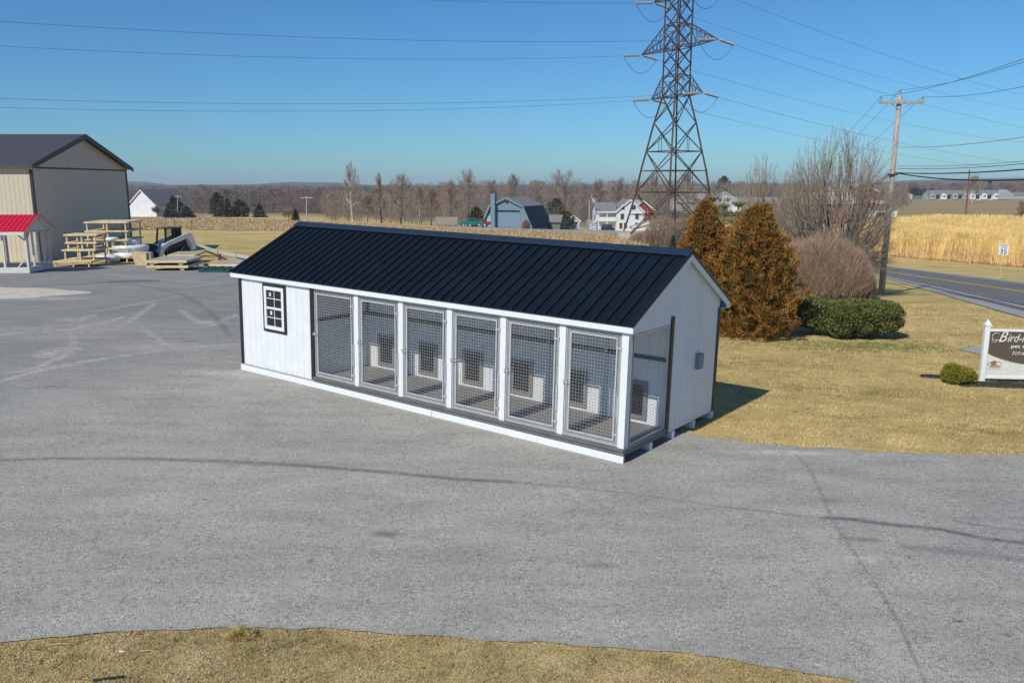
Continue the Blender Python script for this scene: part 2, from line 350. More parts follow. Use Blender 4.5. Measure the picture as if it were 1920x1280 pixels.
px_sheet('brown_field', [(1600, 373), (1960, 373)], [(1600, 409), (1960, 409)], brown_m, 1610, 1990, off=.08)
px_sheet('gravel_drive', [(840, 425), (905, 423), (1020, 425), (1070, 430), (1215, 437)], [(840, 433), (940, 434), (1010, 436), (1215, 442)], drive_m, 845, 1215, 50, 8, .12)
# ------------------------------------------------------------------ the lot
def pxw(pts): return [g(*p) for p in pts]
front = [Vector((-34, 7.6, 0)), Vector((-14, 7.0, 0))] + pxw([(0, 1205), (230, 1186), (450, 1178), (640, 1182), (900, 1200), (1280, 1225), (1600, 1278)]) + [Vector((5, 5.6, 0)), Vector((9, 3.2, 0))]
back = [Vector((-62, 47, 0))] + pxw([(150, 497), (440, 498)]) + [Vector((-7, 27, 0)), Vector((1.0, 17.5, 0))] + pxw([(1285, 812), (1340, 823), (1500, 839), (1700, 850), (1920, 857)]) + [Vector((16, 13.0, 0)), Vector((26, 12.0, 0))]
def arc(pts, n):
    P = np.array([[p.x, p.y] for p in pts]); d = np.concatenate([[0], np.cumsum(np.linalg.norm(np.diff(P, axis=0), axis=1))])
    return P, d
def resample(pts, s):
    P, d = arc(pts, 0); return np.stack([np.interp(s * d[-1], d, P[:, 0]), np.interp(s * d[-1], d, P[:, 1])], -1)
# columns run from front edge to back edge, matched by view angle
def by_angle(pts, u):
    P = np.array([[p.x, p.y] for p in pts]); dn = [];
    for i in range(len(P) - 1):
        for t in np.linspace(0, 1, 60, endpoint=False): dn.append(P[i] + (P[i+1] - P[i]) * t)
    dn = np.array(dn + [P[-1]]); a = np.arctan2(dn[:, 0], dn[:, 1]); o = np.argsort(a, kind='stable')
    return np.stack([np.interp(u, a[o], dn[o, 0]), np.interp(u, a[o], dn[o, 1])], -1)
ua = np.concatenate([np.linspace(R_(-62), R_(-36), 30, endpoint=False), np.linspace(R_(-36), R_(36), 420, endpoint=False), np.linspace(R_(36), R_(60), 20)])
Fp = by_angle(front, ua); Bp = by_angle(back, ua)
Fp[:, 1] += np.convolve(RNG.normal(0, .06, len(ua)), np.ones(14) / 14, 'same'); Bp[:, 1] += np.convolve(RNG.normal(0, .07, len(ua)), np.ones(4) / 4, 'same')
NR = 300; tt = np.linspace(0, 1, NR)
rf = np.linalg.norm(Fp, axis=1); rb = np.linalg.norm(Bp, axis=1)
t2 = (rf[None] * (rb / rf)[None] ** tt[:, None] - rf[None]) / (rb - rf)[None]
PX = Fp[None, :, 0] * (1 - t2) + Bp[None, :, 0] * t2; PY = Fp[None, :, 1] * (1 - t2) + Bp[None, :, 1] * t2
def dist_line(pts):
    best = np.full(PX.shape, 1e9)
    P = [(p.x, p.y) for p in pts]
    for (ax, ay), (bx, by) in zip(P[:-1], P[1:]):
        dx, dy = bx-ax, by-ay; t = np.clip(((PX-ax)*dx + (PY-ay)*dy) / (dx*dx+dy*dy+1e-9), 0, 1)
        best = np.minimum(best, np.hypot(PX-ax-dx*t, PY-ay-dy*t))
    return best
def blob(cx, cy, rx, ry, a=0):
    x = PX-cx; y = PY-cy; c, s = math.cos(a), math.sin(a); return np.clip(1.6 - 1.6*np.hypot((x*c+y*s)/rx, (-x*s+y*c)/ry), 0, 1)
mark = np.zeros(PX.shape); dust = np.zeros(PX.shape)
def stroke(A, pts, wid, amt):
    d = dist_line(pxw(pts)); np.maximum(A, amt * np.clip(1.4 * (1 - d / wid), 0, 1), out=A)
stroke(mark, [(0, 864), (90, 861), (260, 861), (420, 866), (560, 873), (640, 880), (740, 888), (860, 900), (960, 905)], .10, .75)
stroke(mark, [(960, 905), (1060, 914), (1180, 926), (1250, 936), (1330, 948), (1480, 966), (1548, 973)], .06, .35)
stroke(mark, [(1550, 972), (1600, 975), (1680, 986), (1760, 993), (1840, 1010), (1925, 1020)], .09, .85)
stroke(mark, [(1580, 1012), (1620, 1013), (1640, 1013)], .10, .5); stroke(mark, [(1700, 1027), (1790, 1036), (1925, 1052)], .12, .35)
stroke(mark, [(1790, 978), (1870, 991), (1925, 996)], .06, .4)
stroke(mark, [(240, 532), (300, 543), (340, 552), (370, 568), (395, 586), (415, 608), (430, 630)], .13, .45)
stroke(mark, [(60, 537), (150, 533), (205, 530), (240, 528), (300, 527)], .22, 1); stroke(mark, [(215, 529), (275, 527)], .7, 1)  # dark streak: shadow cast from outside the view, painted into the asphalt
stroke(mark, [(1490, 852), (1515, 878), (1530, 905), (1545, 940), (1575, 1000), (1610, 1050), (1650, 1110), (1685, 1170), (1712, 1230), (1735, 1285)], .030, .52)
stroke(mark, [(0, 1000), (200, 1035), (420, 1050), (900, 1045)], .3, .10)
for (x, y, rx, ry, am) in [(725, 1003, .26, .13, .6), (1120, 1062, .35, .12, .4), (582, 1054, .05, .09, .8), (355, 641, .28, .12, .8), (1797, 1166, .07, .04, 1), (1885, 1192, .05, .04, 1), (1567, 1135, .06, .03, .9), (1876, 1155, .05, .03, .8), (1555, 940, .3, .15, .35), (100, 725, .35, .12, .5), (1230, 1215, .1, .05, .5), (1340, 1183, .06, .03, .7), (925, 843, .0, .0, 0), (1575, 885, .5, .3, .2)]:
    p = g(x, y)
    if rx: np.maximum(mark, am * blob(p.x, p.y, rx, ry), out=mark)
for pts in [[(60, 695), (200, 672), (330, 655), (445, 645)], [(265, 615), (300, 640), (330, 655)], [(340, 582), (360, 598), (395, 612)], [(395, 612), (445, 590)], [(180, 585), (250, 572), (340, 555)], [(0, 628), (60, 622), (140, 618), (235, 595)], [(130, 625), (140, 640), (115, 670), (70, 690), (45, 695)], [(0, 700), (60, 695)], [(0, 715), (100, 690), (140, 685)], [(240, 605), (290, 570)], [(120, 602), (150, 598), (180, 590)], [(380, 700), (420, 705)], [(350, 540), (445, 528)], [(200, 515), (300, 525), (420, 532)]]:
    stroke(dust, pts, .17, .55)
for (x, y, rx, ry, am) in [(110, 660, .6, .9, .7), (135, 600, .9, .5, .5), (390, 605, .7, .5, .7), (300, 650, 2.5, 1.2, .22), (160, 620, 4, 2.5, .25), (400, 700, 1.2, .4, .4), (920, 843, .12, .06, .8), (1480, 850, 1.0, .18, .7), (1630, 1050, .5, .18, .35), (60, 560, 3.2, .9, .6), (400, 870, 6, 1.5, .12), (900, 1000, 4, .5, .12)]:
    p = g(x, y); np.maximum(dust, am * blob(p.x, p.y, rx, ry), out=dust)
seam = pxw([(1480, 830), (1515, 878), (1545, 940), (1575, 1000), (1650, 1110), (1712, 1230), (1740, 1290)])
sx_ = np.interp(PY, [p.y for p in seam][::-1], [p.x for p in seam][::-1]); pale = (.84 + .16*sst((sx_ - PX) / .05 + .5)) * (.12 + .88*sst((PX*.9 + 19 - PY*.35) / 9)) * (.25 + .75*sst((24 - PY) / 9))
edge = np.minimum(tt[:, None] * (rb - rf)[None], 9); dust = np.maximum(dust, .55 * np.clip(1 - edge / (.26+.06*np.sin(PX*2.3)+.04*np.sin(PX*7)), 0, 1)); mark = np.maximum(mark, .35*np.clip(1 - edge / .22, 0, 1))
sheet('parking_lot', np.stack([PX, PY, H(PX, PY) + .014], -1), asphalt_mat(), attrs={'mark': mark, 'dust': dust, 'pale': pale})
# gravel patch on the left of the lot
gp = pxw([(-90, 548)])[0]; gc = g(20, 549)
n_ = 40; P = np.zeros((6, n_, 3))
for j in range(6):
    for i in range(n_):
        a = 2*math.pi*i/(n_-1); k = (1 - j/5.2) * (1 + .12*math.sin(3*a+1) + .07*math.sin(7*a)); P[j, i] = [gc.x - 1.2 + 3.9*k*math.cos(a), gc.y - .4 + 2.8*k*math.sin(a) - .3*k*math.cos(a), 0]
P[-1] = P[-1].mean(0); P[..., 2] = H(P[..., 0], P[..., 1]) + np.array([.022, .05, .07, .085, .09, .095])[:, None]
sheet('gravel_patch', P, gravel_m)
# ------------------------------------------------------------------ the road
def ribbon(name, cl, offs0, offs1, m, off, parent=None, kind='structure', n=90):
    P = np.array([[p[0], p[1]] for p in cl], float); d = np.concatenate([[0], np.cumsum(np.linalg.norm(np.diff(P, axis=0), axis=1))])
    s = np.linspace(0, d[-1], n); C = np.stack([np.interp(s, d, P[:, 0]), np.interp(s, d, P[:, 1])], -1)
    for _ in range(6): C[1:-1] = (C[:-2] + C[1:-1]*2 + C[2:]) / 4
    T = np.gradient(C, axis=0); T /= np.linalg.norm(T, axis=1)[:, None]; N = np.stack([T[:, 1], -T[:, 0]], -1)
    k = max(2, int(abs(offs1-offs0)/.8)+1); G = np.zeros((k, n, 3))
    for j, o in enumerate(np.linspace(offs0, offs1, k)): G[j, :, :2] = C + N*o
    G[..., 2] = H(G[..., 0], G[..., 1]) + off
    return sheet(name, G, m, kind, parent=parent)
xs_r = list(range(1545, 1700, 12)) + list(range(1700, 2340, 25))
def pline(x, a): (x0, v0), (x1, v1) = a; return v0 + (v1-v0)*(x-x0)/(x1-x0)
NE_, FE_ = ((1670, 522), (1920, 584)), ((1662, 500), (1920, 532))
def band(name, la, lb, m, off, rows=10):
    P = np.zeros((rows, len(xs_r), 3))
    for i, x in enumerate(xs_r):
        a = g(x, pline(x, la)); b = g(x, max(pline(x, lb), 0) if pline(x, lb) < pline(x, la) - .5 else pline(x, la) - .5)
        for j in range(rows): t = j/(rows-1); P[j, i, :2] = [a.x+(b.x-a.x)*t, a.y+(b.y-a.y)*t]
    P[..., 2] = H(P[..., 0], P[..., 1]) + off; return sheet(name, P, m)
band('road_shoulder', ((1670, 525), (1920, 597)), ((1662, 499), (1920, 530)), shoulder_m, .03)
band('road', NE_, FE_, road_m, .05)
cl = [g(x, pline(x, NE_)) for x in xs_r[::-1]]
for ln, o0, o1, m_ in ((((1665, 510.5), (1920, 549)), -.24, -.06, yellow_line), (((1665, 510.5), (1920, 549)), .06, .24, yellow_line), (((1670, 521), (1920, 578)), -.07, .07, white_line), (((1662, 500.6), (1920, 534)), -.07, .07, white_line)):
    ribbon('road_marking', [g(x, pline(x, ln)) for x in xs_r[::-1]], o0, o1, m_, .064, n=160)
dr = Vector((.30, .95, 0)).normalized()
px_sheet('driveway', [(1795, 652), (1950, 650)], [(1795, 655), (1842, 667), (1950, 690)], drive_m, 1795, 1950, 20, 6, .02)
# mulch bed below the sign
for nm, (cx_, cy_, rx_, ry_) in {'mulch_bed': (1905, 722, 1.35, .33), 'mulch_patch': (1752, 706, .35, .22)}.items():
    c_ = g(cx_, cy_); P = np.zeros((4, 30, 3))
    for j in range(4):
        for i in range(30):
            a = 2*math.pi*i/29; k = (1 - j/3.0) * (1 + .1*math.sin(4*a) + .08*math.sin(9*a)); P[j, i] = [c_.x + rx_*k*math.cos(a), c_.y + ry_*k*math.sin(a), 0]
    P[..., 2] = H(P[..., 0], P[..., 1]) + np.array([.012, .02, .025, .03])[:, None]; sheet(nm, P, mulch_m)
# ------------------------------------------------------------------ hills and haze
def hills(name, dist, prof, col, seed, amp):
    r = np.random.default_rng(seed); xs = np.arange(-400, 2320, 12.); px_, py_ = zip(*prof)
    v = np.interp(xs, px_, py_) + np.convolve(r.normal(0, amp, len(xs)), np.hanning(9)/4, 'same')
    P = np.zeros((9, len(xs), 3))
    for j, t in enumerate(np.linspace(0, 1, 9)):
        D = dist * (1 + .35*t); top = np.array([at(x, y, dist*1.15) for x, y in zip(xs, v)])
        q = np.array([at(x, y, D) for x, y in zip(xs, v)]); hgt = math.sin(math.pi*min(t*1.15, 1))**.8 if t*1.15 < 1 else 0
        base = -8.; P[j, :, 0] = q[:, 0]; P[j, :, 1] = q[:, 1]; P[j, :, 2] = base + (top[:, 2] - base) * hgt
    m = mat(name + '_cover', col, .95, var=.3, scale=.01, coords='Object'); return sheet(name, P, m)
hills('hills', 3300, [(-1600, 346), (200, 340), (270, 341), (320, 347), (470, 346), (540, 341), (620, 342), (690, 347), (1100, 346), (1600, 345), (1700, 338), (1850, 334), (2000, 333), (3600, 338)], (.06, .055, .055), 3, .5)
hills('low_hills', 2300, [(-1600, 348), (240, 349), (400, 347), (700, 349), (1650, 346), (1900, 342), (3600, 344)], (.09, .065, .055), 4, .6)
# ================================================================== the kennel building
# local frame: x runs along the front from the right corner to the left, y = -depth, z up from the floor frame
Rm = Matrix(((-.801185, -.597999, .022356), (.598114, -.801409, -.001820), (.019004, .011914, .999748)))
L_ = 9.88; D_ = 3.48; FR = .03; S_ = 1.2192; DIV = 1.50; ZE = 2.10; ZR = 3.10; RB = 1.92; EF = -.03; EB = 3.74; AG0 = -.09; AG1 = L_ + .24
K = thing('kennel_building', (1.754, 12.437, -4.2269 + CZ), 'long white dog kennel building with black ribbed metal roof and six wire-mesh runs', 'kennel')
K.rotation_euler = Rm.to_euler()
def kb(a0, a1, b0, b1, c0, c1, mb=None):
    mb = mb or MB(); return mb.box(a0, a1, -b1, -b0, c0, c1)
def zroof(b): return ZE + (ZR-ZE)*(b-EF)/(RB-EF) if b < RB else ZR - (ZR-ZE)*(b-RB)/(EB-RB)
# walls
o = kb(S_*6+.10, L_-.0, FR, FR+.05, 0, 1.985).build('front_wall', siding_x, K)
U = .055
def gable(a0, a1, poly, name, m): return MB().prism([(-b, c) for b, c in poly], 0, a0, a1).build(name, m, K)
gable(0, .045, [(DIV-.02, 0), (D_, 0), (D_, zroof(D_)-U), (RB, ZR-U), (FR, zroof(FR)-U), (FR, 1.925), (DIV-.02, 1.925)], 'gable_wall', siding_y)
gable(L_-.045, L_, [(FR+.05, 0), (D_, 0), (D_, zroof(D_)-U), (RB, ZR-U), (FR+.05, zroof(FR+.05)-U)], 'gable_wall', siding_y)
kb(.045, L_-.045, D_-.05, D_, 0, 1.95).build('back_wall', siding_x, K)
kb(.045, S_*6+.05, DIV, DIV+.05, .10, 2.80).build('run_back_wall', siding_x, K)
kb(S_*6+.05, S_*6+.10, FR+.05, DIV, .0, 2.15).build('room_side_wall', siding_y, K)
kb(.05, S_*6+.05, .12, DIV-.002, 2.02, 2.06).build('porch_ceiling', white, K)
# trims
kb(S_*6+.05, S_*6+.16, FR-.022, FR-.001, .03, 1.985).build('corner_trim', black_trim, K)
t_ = kb(L_-.075, L_+.02, FR-.02, FR-.001, 0, 1.985); kb(L_+.0, L_+.02, FR-.001, FR+.09, 0, 1.985, t_); t_.build('corner_trim', black_trim, K)
kb(-.022, -.001, DIV-.06, DIV+.045, -.01, 2.05).build('corner_trim', black_trim, K)
t_ = kb(-.02, -.001, D_-.07, D_+.02, 0, 1.99); kb(-.001, .08, D_+.001, D_+.02, 0, 1.99, t_); t_.build('corner_trim', black_trim, K)
kb(.05, S_*6+.02, DIV-.02, DIV-.001, 1.255, 1.325).build('wall_band', black_trim, K)
kb(S_*6+.03, S_*6+.049, FR+.1, DIV-.02, 1.255, 1.325).build('wall_band', black_trim, K)
kb(S_*6-.04, S_*6+.03, DIV-.024, DIV-.003, 1.33, 2.02).build('wall_band', black_trim, K)
# roof: two ribbed sheets on a deck
def roof_side(front):
    b0, z0 = (EF-.035, ZE) if front else (EB+.035, zroof(EB))
    pts = []; a = AG0
    pitch = .2286
    prof = [(0, 0), (.005, .034), (.028, .034), (.033, 0), (.105, 0), (.11, .006), (.12, .006), (.125, 0), (.16, 0), (.165, .006), (.175, .006), (.18, 0)]
    while a < AG1 - .02:
        for da, dz in prof:
            if a + da < AG1: pts.append((a+da, dz))
        a += pitch
    pts.append((AG1, 0)); mb = MB(); sl = (ZR-ZE)/(RB-EF); zz0 = ZE - sl*.035
    n = len(pts); nz = math.cos(math.atan(sl)); ny = math.sin(math.atan(sl))*(1 if front else -1)
    vs = []
    for (b, z) in ((b0, zz0), (RB, ZR)):
        for a, dz in pts: vs.append((a, -(b) + ny*dz*1, z + nz*dz))
    # close underneath: a thin lower skin
    for (b, z) in ((b0, zz0), (RB, ZR)):
        for a, dz in pts: vs.append((a, -b, z - .012))
    fs = []
    for i in range(n-1):
        fs += [(i, i+1, n+i+1, n+i), (2*n+i, 3*n+i, 3*n+i+1, 2*n+i+1), (i, 2*n+i, 2*n+i+1, i+1)]
    fs += [(0, n, 3*n, 2*n), (n-1, 3*n-1, 4*n-1, 2*n-1)]
    mb.add(vs, fs); return mb.build('roof_panel', roof_black, K)
roof_side(True); roof_side(False)
gable(AG0+.05, AG1-.05, [(EF+.02, zroof(EF+.02)-.055), (RB, ZR-.055), (EB-.02, zroof(EB-.02)-.055), (EB-.02, zroof(EB-.02)-.016), (RB, ZR-.016), (EF+.02, zroof(EF+.02)-.016)], 'roof_deck', white)
sl = (ZR-ZE)/(RB-EF)
gable(AG0-.01, AG1+.01, [(RB-.17, ZR-.17*sl+.050), (RB, ZR+.056), (RB+.17, ZR-.17*sl+.050), (RB+.17, ZR-.17*sl+.041), (RB, ZR+.045), (RB-.17, ZR-.17*sl+.041)], 'ridge_cap', mat('ridge_cap_metal', (.016, .030, .055), .4, var=.05))
kb(AG0+.0, AG1-.01, EF-.018, EF, 1.968, ZE-.018).build('fascia', white, K)
kb(AG0+.0, AG1-.01, EB, EB+.018, 1.968, ZE-.018).build('fascia', white, K)
kb(AG0+.02, AG1-.03, EF, FR+.12, 1.972, 1.984).build('soffit', white, K)
kb(AG0+.02, AG1-.03, D_-.01, EB, 1.972, 1.984).build('soffit', white, K)
for (a0, a1) in ((AG0, AG0+.022), (AG1-.03, AG1-.008)):
    gable(a0, a1, [(EF+.001, 1.97), (EF+.001, zroof(EF)-.014), (RB, ZR-.014), (RB, ZR-.135), (EF+.15, zroof(EF+.15)-.135), (EF+.10, 1.97)], 'rake_board', white)
    gable(a0, a1, [(EB-.001, 1.97), (EB-.001, zroof(EB)-.014), (RB, ZR-.014), (RB, ZR-.135), (EB-.15, zroof(EB-.15)-.135), (EB-.10, 1.97)], 'rake_board', white)
for a0 in (AG0-.006, AG1+.001):
    for sgn in (0, 1):
        b0 = EF-.035 if not sgn else EB+.035
        gable(a0, a0+.005, [(b0, zroof(EF)-.035*sl-.03), (b0, zroof(EF)-.035*sl+.014), (RB, ZR+.016), (RB, ZR-.03)], 'rake_edge', roof_black)
# floor, deck and runners
kb(.0, S_*6+.048, FR-.03, DIV+.0, .045, .10).build('run_floor', deck_m, K)
t_ = kb(-.022, S_*6+.048, FR-.055, FR-.031, .0, .066); kb(-.022, S_*6+.048, FR-.080, FR-.031, .067, .102, t_)
kb(-.022, -.001, FR-.03, DIV-.061, .0, .052, t_); kb(-.030, -.001, FR-.03, DIV-.061, .053, .102, t_); t_.build('deck_edge', deck_edge_m, K)
kb(S_*6+.05, L_+.01, FR-.024, FR-.002, -.010, .012).build('sill_board', galv_flat, K)
for i, b in enumerate((FR-.04, .86, 1.70, 2.55, 3.36)):
    kb(-.03 if i else -.012, L_+.02, b, b+(.038 if not i else .09), -.145, -.002 if i else -.013).build('runner', white, K)
kb(.05, L_-.05, FR+.05, D_-.05, -.001, .035).build('floor_frame', lumber, K)
for a_ in (4.05,): kb(a_, a_+.006, FR-.0425, FR-.0405, -.145, -.014).build('runner_joint', black_trim, K)
# posts
for k in range(6):
    c = S_*k if k else .065
    kb(c-.058, c+.058, FR-.012, FR+.1, .102, 1.968).build('post', white, K)
kb(.0, .035, FR+.1, FR+.15, .102, 1.925).build('post_trim', galv_flat, K)
# gates
def frame(a0, a1, c0, c1, w, b, d, mb=None):
    mb = mb or MB()
    kb(a0, a1, b, b+d, c0, c0+w, mb); kb(a0, a1, b, b+d, c1-w, c1, mb); kb(a0, a0+w, b, b+d, c0+w, c1-w, mb); kb(a1-w, a1, b, b+d, c0+w, c1-w, mb); return mb
def wires(a0, a1, c0, c1, b, step=.0545, r=.0013, mb=None):
    mb = mb or MB(); n = round((a1-a0)/step); m_ = round((c1-c0)/step)
    for i in range(1, n): a = a0+(a1-a0)*i/n; kb(a-r, a+r, b, b+2*r, c0, c1, mb)
    for j in range(1, m_): c = c0+(c1-c0)*j/m_; kb(a0, a1, b+2*r, b+4*r, c-r, c+r, mb)
    return mb
for k in range(6):
    a0 = S_*k+.065 + (.06 if k == 0 else 0); a1 = S_*(k+1)-.065 + (.11 if k == 5 else 0)
    G = frame(a0, a1, .112, 1.945, .018, FR, .03).build('run_gate', galv, K)
    frame(a0+.018, a1-.018, .130, 1.927, .05, FR+.012, .012).build('gate_surround', galv_flat, G)
    la, lb, lc, ld = a0+.075, a1-.075, .19, 1.865
    lf = frame(la, lb, lc, ld, .025, FR-.008, .025).build('gate_leaf', galv, G)
    wires(la+.025, lb-.025, lc+.025, ld-.025, FR+.002).build('wire_mesh', galv, G)
    for hc in (1.70, .30):
        h = kb(a0+.0, a0+.10, FR-.02, FR-.009, hc-.012, hc+.012); kb(a0+.0, a0+.022, FR-.03, FR-.002, hc-.03, hc+.03, h); h.build('hinge', galv, G)
    h = kb(a1-.115, a1+.02, FR-.03, FR-.018, 1.0, 1.02); kb(a1-.06, a1-.045, FR-.045, FR-.009, .965, 1.055, h); kb(a1-.005, a1+.02, FR-.035, FR-.012, .98, 1.04, h); h.build('latch', galv, G)
    h = kb(a0-.002, a0+.02, FR-.04, FR-.002, .5, .93); h.build('gate_stop', galv, G)
# end panel of mesh at the gable
def kside(a0, a1, b0, b1, c0, c1, mb): return kb(a0, a1, b0, b1, c0, c1, mb)
def panel(a, b0, b1, c0, c1, w, d, name, wr=.0013, step=.0545):
    mb = MB(); kb(a, a+d, b0, b1, c0, c0+w, mb); kb(a, a+d, b0, b1, c1-w, c1, mb); kb(a, a+d, b0, b0+w, c0+w, c1-w, mb); kb(a, a+d, b1-w, b1, c0+w, c1-w, mb)
    P_ = mb.build(name, galv, K); mb = MB(); n = round((b1-b0-2*w)/step); m_ = round((c1-c0-2*w)/step)
    for i in range(1, n): b = b0+w+(b1-b0-2*w)*i/n; kb(a+d/2-wr, a+d/2+wr, b-wr, b+wr, c0+w, c1-w, mb)
    for j in range(1, m_): c = c0+w+(c1-c0-2*w)*j/m_; kb(a+d/2+wr, a+d/2+3*wr, b0+w, b1-w, c-wr, c+wr, mb)
    mb.build('wire_mesh', galv, P_); return P_
panel(.0, FR+.13, DIV-.065, .115, 1.915, .03, .03, 'end_panel')
for k in range(1, 6): panel(S_*k-.014, FR+.13, DIV-.04, .13, 1.86, .028, .028, 'partition_panel')
# dog doors
for k in range(6):
    c = S_*(k+.5)+.03
    Dd = frame(c-.26, c+.26, .17, .86, .075, DIV-.035, .034).build('dog_door', taupe, K)
    kb(c-.185, c+.185, DIV-.022, DIV-.012, .245, .785).build('door_flap', flap_m, Dd)
# window
wa0, wa1, wc0, wc1 = 8.255, 9.03, .875, 1.92
Wn = frame(wa0, wa1, wc0, wc1, .055, FR-.03, .029).build('window', black_trim, K)
frame(wa0+.056, wa1-.056, wc0+.056, wc1-.056, .075, FR-.04, .039).build('window_frame', white, Wn)
i0, i1, j0, j1 = wa0+.131, wa1-.131, wc0+.131, wc1-.131
kb(i0, i1, FR-.012, FR-.004, j0, j1).build('pane', glass_m, Wn)
jm = (j0+j1)/2
mb = MB(); kb(i0, i1, FR-.034, FR-.013, jm-.022, jm+.022, mb); kb((i0+i1)/2-.008, (i0+i1)/2+.008, FR-.022, FR-.013, j0, jm-.022, mb); kb((i0+i1)/2-.008, (i0+i1)/2+.008, FR-.022, FR-.013, jm+.022, j1, mb)
for jc in ((j0+jm-.022)/2, (jm+.022+j1)/2): kb(i0, (i0+i1)/2-.008, FR-.022, FR-.013, jc-.008, jc+.008, mb); kb((i0+i1)/2+.008, i1, FR-.022, FR-.013, jc-.008, jc+.008, mb)
mb.build('muntins', white, Wn)
for ac, cc in ((i1-.11, j1-.10), (i1-.13, jm-.11)): kb(ac-.035, ac+.035, FR-.014, FR-.0125, cc-.04, cc+.045).build('sticker', mat('paper_sticker', (.6, .6, .58), .7), Wn)
# electric box
mb = MB().bevbox(-.085, -.001, -2.70, -2.52, .97, 1.25, .008); EB_ = mb.build('electric_box', plastic_grey, K)
kb(-.097, -.0855, 2.535, 2.685, 1.0, 1.235).build('box_cover', plastic_grey, EB_)
# ================================================================== transmission tower
TC = Vector((16.293, 85.0, 0)); TZ = lambda z: z + CZ
th = 1.052; ad = Vector((math.cos(th), -math.sin(th), 0)); pd = Vector((math.sin(th), math.cos(th), 0))
tb = float(H(TC.x, TC.y)) - .1
TW = thing('transmission_tower', (TC.x, TC.y, tb), 'tall brown steel lattice power pylon rising behind the kennel roof', 'pylon')
WID = [(tb, 3.75), (TZ(-3.2), 3.05), (TZ(-.95), 2.60), (TZ(1.35), 2.28), (TZ(3.1), 1.95), (TZ(5.6), 1.52), (TZ(8.45), .93), (TZ(10.7), .93), (TZ(13.04), .93), (TZ(15.3), .93), (TZ(17.85), .93), (TZ(20.0), .93), (TZ(22.5), .15)]
def hw(z):
    zs, ws = zip(*WID); return float(np.interp(z, zs, ws))
def tp(i, z):  # leg i at height z, in the tower's own space
    sx, sy = ((1, 1), (1, -1), (-1, -1), (-1, 1))[i % 4]; h = hw(z); p = ad*(sx*h) + pd*(sy*h); return Vector((p.x, p.y, z - tb))
for i in range(4):
    mb = MB(); zs = [z for z, _ in WID]
    for z0, z1 in zip(zs[:-1], zs[1:]): mb.beam(tp(i, z0), tp(i, z1), .17 if z1 < TZ(9) else .13)
    mb.build('leg', steel_rust, TW)
mb = MB()
lev = [TZ(v) for v in (-3.2, -.95, 3.1, 5.6, 8.45)]
xb = [(tb, TZ(-.95)), (TZ(-.95), TZ(3.1)), (TZ(3.1), TZ(5.9)), (TZ(5.9), TZ(8.45)), (TZ(8.45), TZ(10.0)), (TZ(10.0), TZ(11.5)), (TZ(11.5), TZ(13.04)), (TZ(13.04), TZ(14.6)), (TZ(14.6), TZ(16.2)), (TZ(16.2), TZ(17.85)), (TZ(17.85), TZ(20))]
for z0, z1 in xb:
    for i in range(4):
        mb.beam(tp(i, z0), tp(i+1, z1), .075); mb.beam(tp(i+1, z0), tp(i, z1), .075)
for z in (TZ(-.95), TZ(1.2), TZ(3.1), TZ(8.45), TZ(10.4), TZ(13.04), TZ(15.2), TZ(17.85), TZ(20)):
    for i in range(4): mb.beam(tp(i, z), tp(i+1, z), .09 if z < TZ(4) else .07)
for z0, z1 in ((TZ(-.95), TZ(1.2)), (TZ(3.1), TZ(4.6))):
    for i in range(4):
        m0 = (tp(i, z0) + tp(i+1, z0))/2; a = (tp(i, z0)+tp(i+1, z0))/2; a.z += (z1-z0); mb.beam(m0, a, .05)
for i in range(4):   # redundant members of the splayed base
    a = tp(i, TZ(-3.2)); b = tp(i+1, TZ(-3.2)); m0 = (tp(i, (tb+TZ(-.95))/2) + tp(i+1, (tb+TZ(-.95))/2))/2; mb.beam(a, b, .07)
mb.build('bracing', steel_rust, TW)
ARMS = {'lo': (8.446, 3.82, 10.5), 'mi': (13.043, 5.60, 15.2), 'to': (17.854, 3.80, 19.9)}
TIPS = {}
for nm, (zz, ln, zt) in ARMS.items():
    for s in (1, -1):
        mb = MB(); tip = ad*(s*ln); tip.z = TZ(zz) - tb; ids = (0, 1) if s > 0 else (2, 3); TIPS[(nm, s)] = Vector((TC.x, TC.y, tb)) + tip
        lo = [tp(i, TZ(zz)) for i in ids]; up = [tp(i, TZ(zt)) for i in ids]
        for p in lo + up: mb.beam(p, tip, .07)
        nseg = 5 if nm == 'mi' else 3
        for k in range(1, nseg+1):
            t = k/(nseg+1); a = lo[0].lerp(tip, t); b = lo[1].lerp(tip, t); c = up[0].lerp(tip, t); d = up[1].lerp(tip, t)
            mb.beam(a, b, .04); mb.beam(a, c, .04); mb.beam(b, d, .04); mb.beam(c, d, .04)
            t0 = (k-1)/(nseg+1); mb.beam(up[0].lerp(tip, t0), a, .035); mb.beam(up[1].lerp(tip, t0), b, .035); mb.beam(lo[0].lerp(tip, t0), b, .035)
        mb.build('cross_arm', steel_rust, TW)
DR = Vector((116.86, 85.43, -5.3)); DL = Vector((-113.4, -54.4, .15)); SR, SL = 3.16, 3.05
def wpt(S, D, sag, t): return S + D*t - Vector((0, 0, 1))*sag*4*t*(1-t)
IL = 1.95
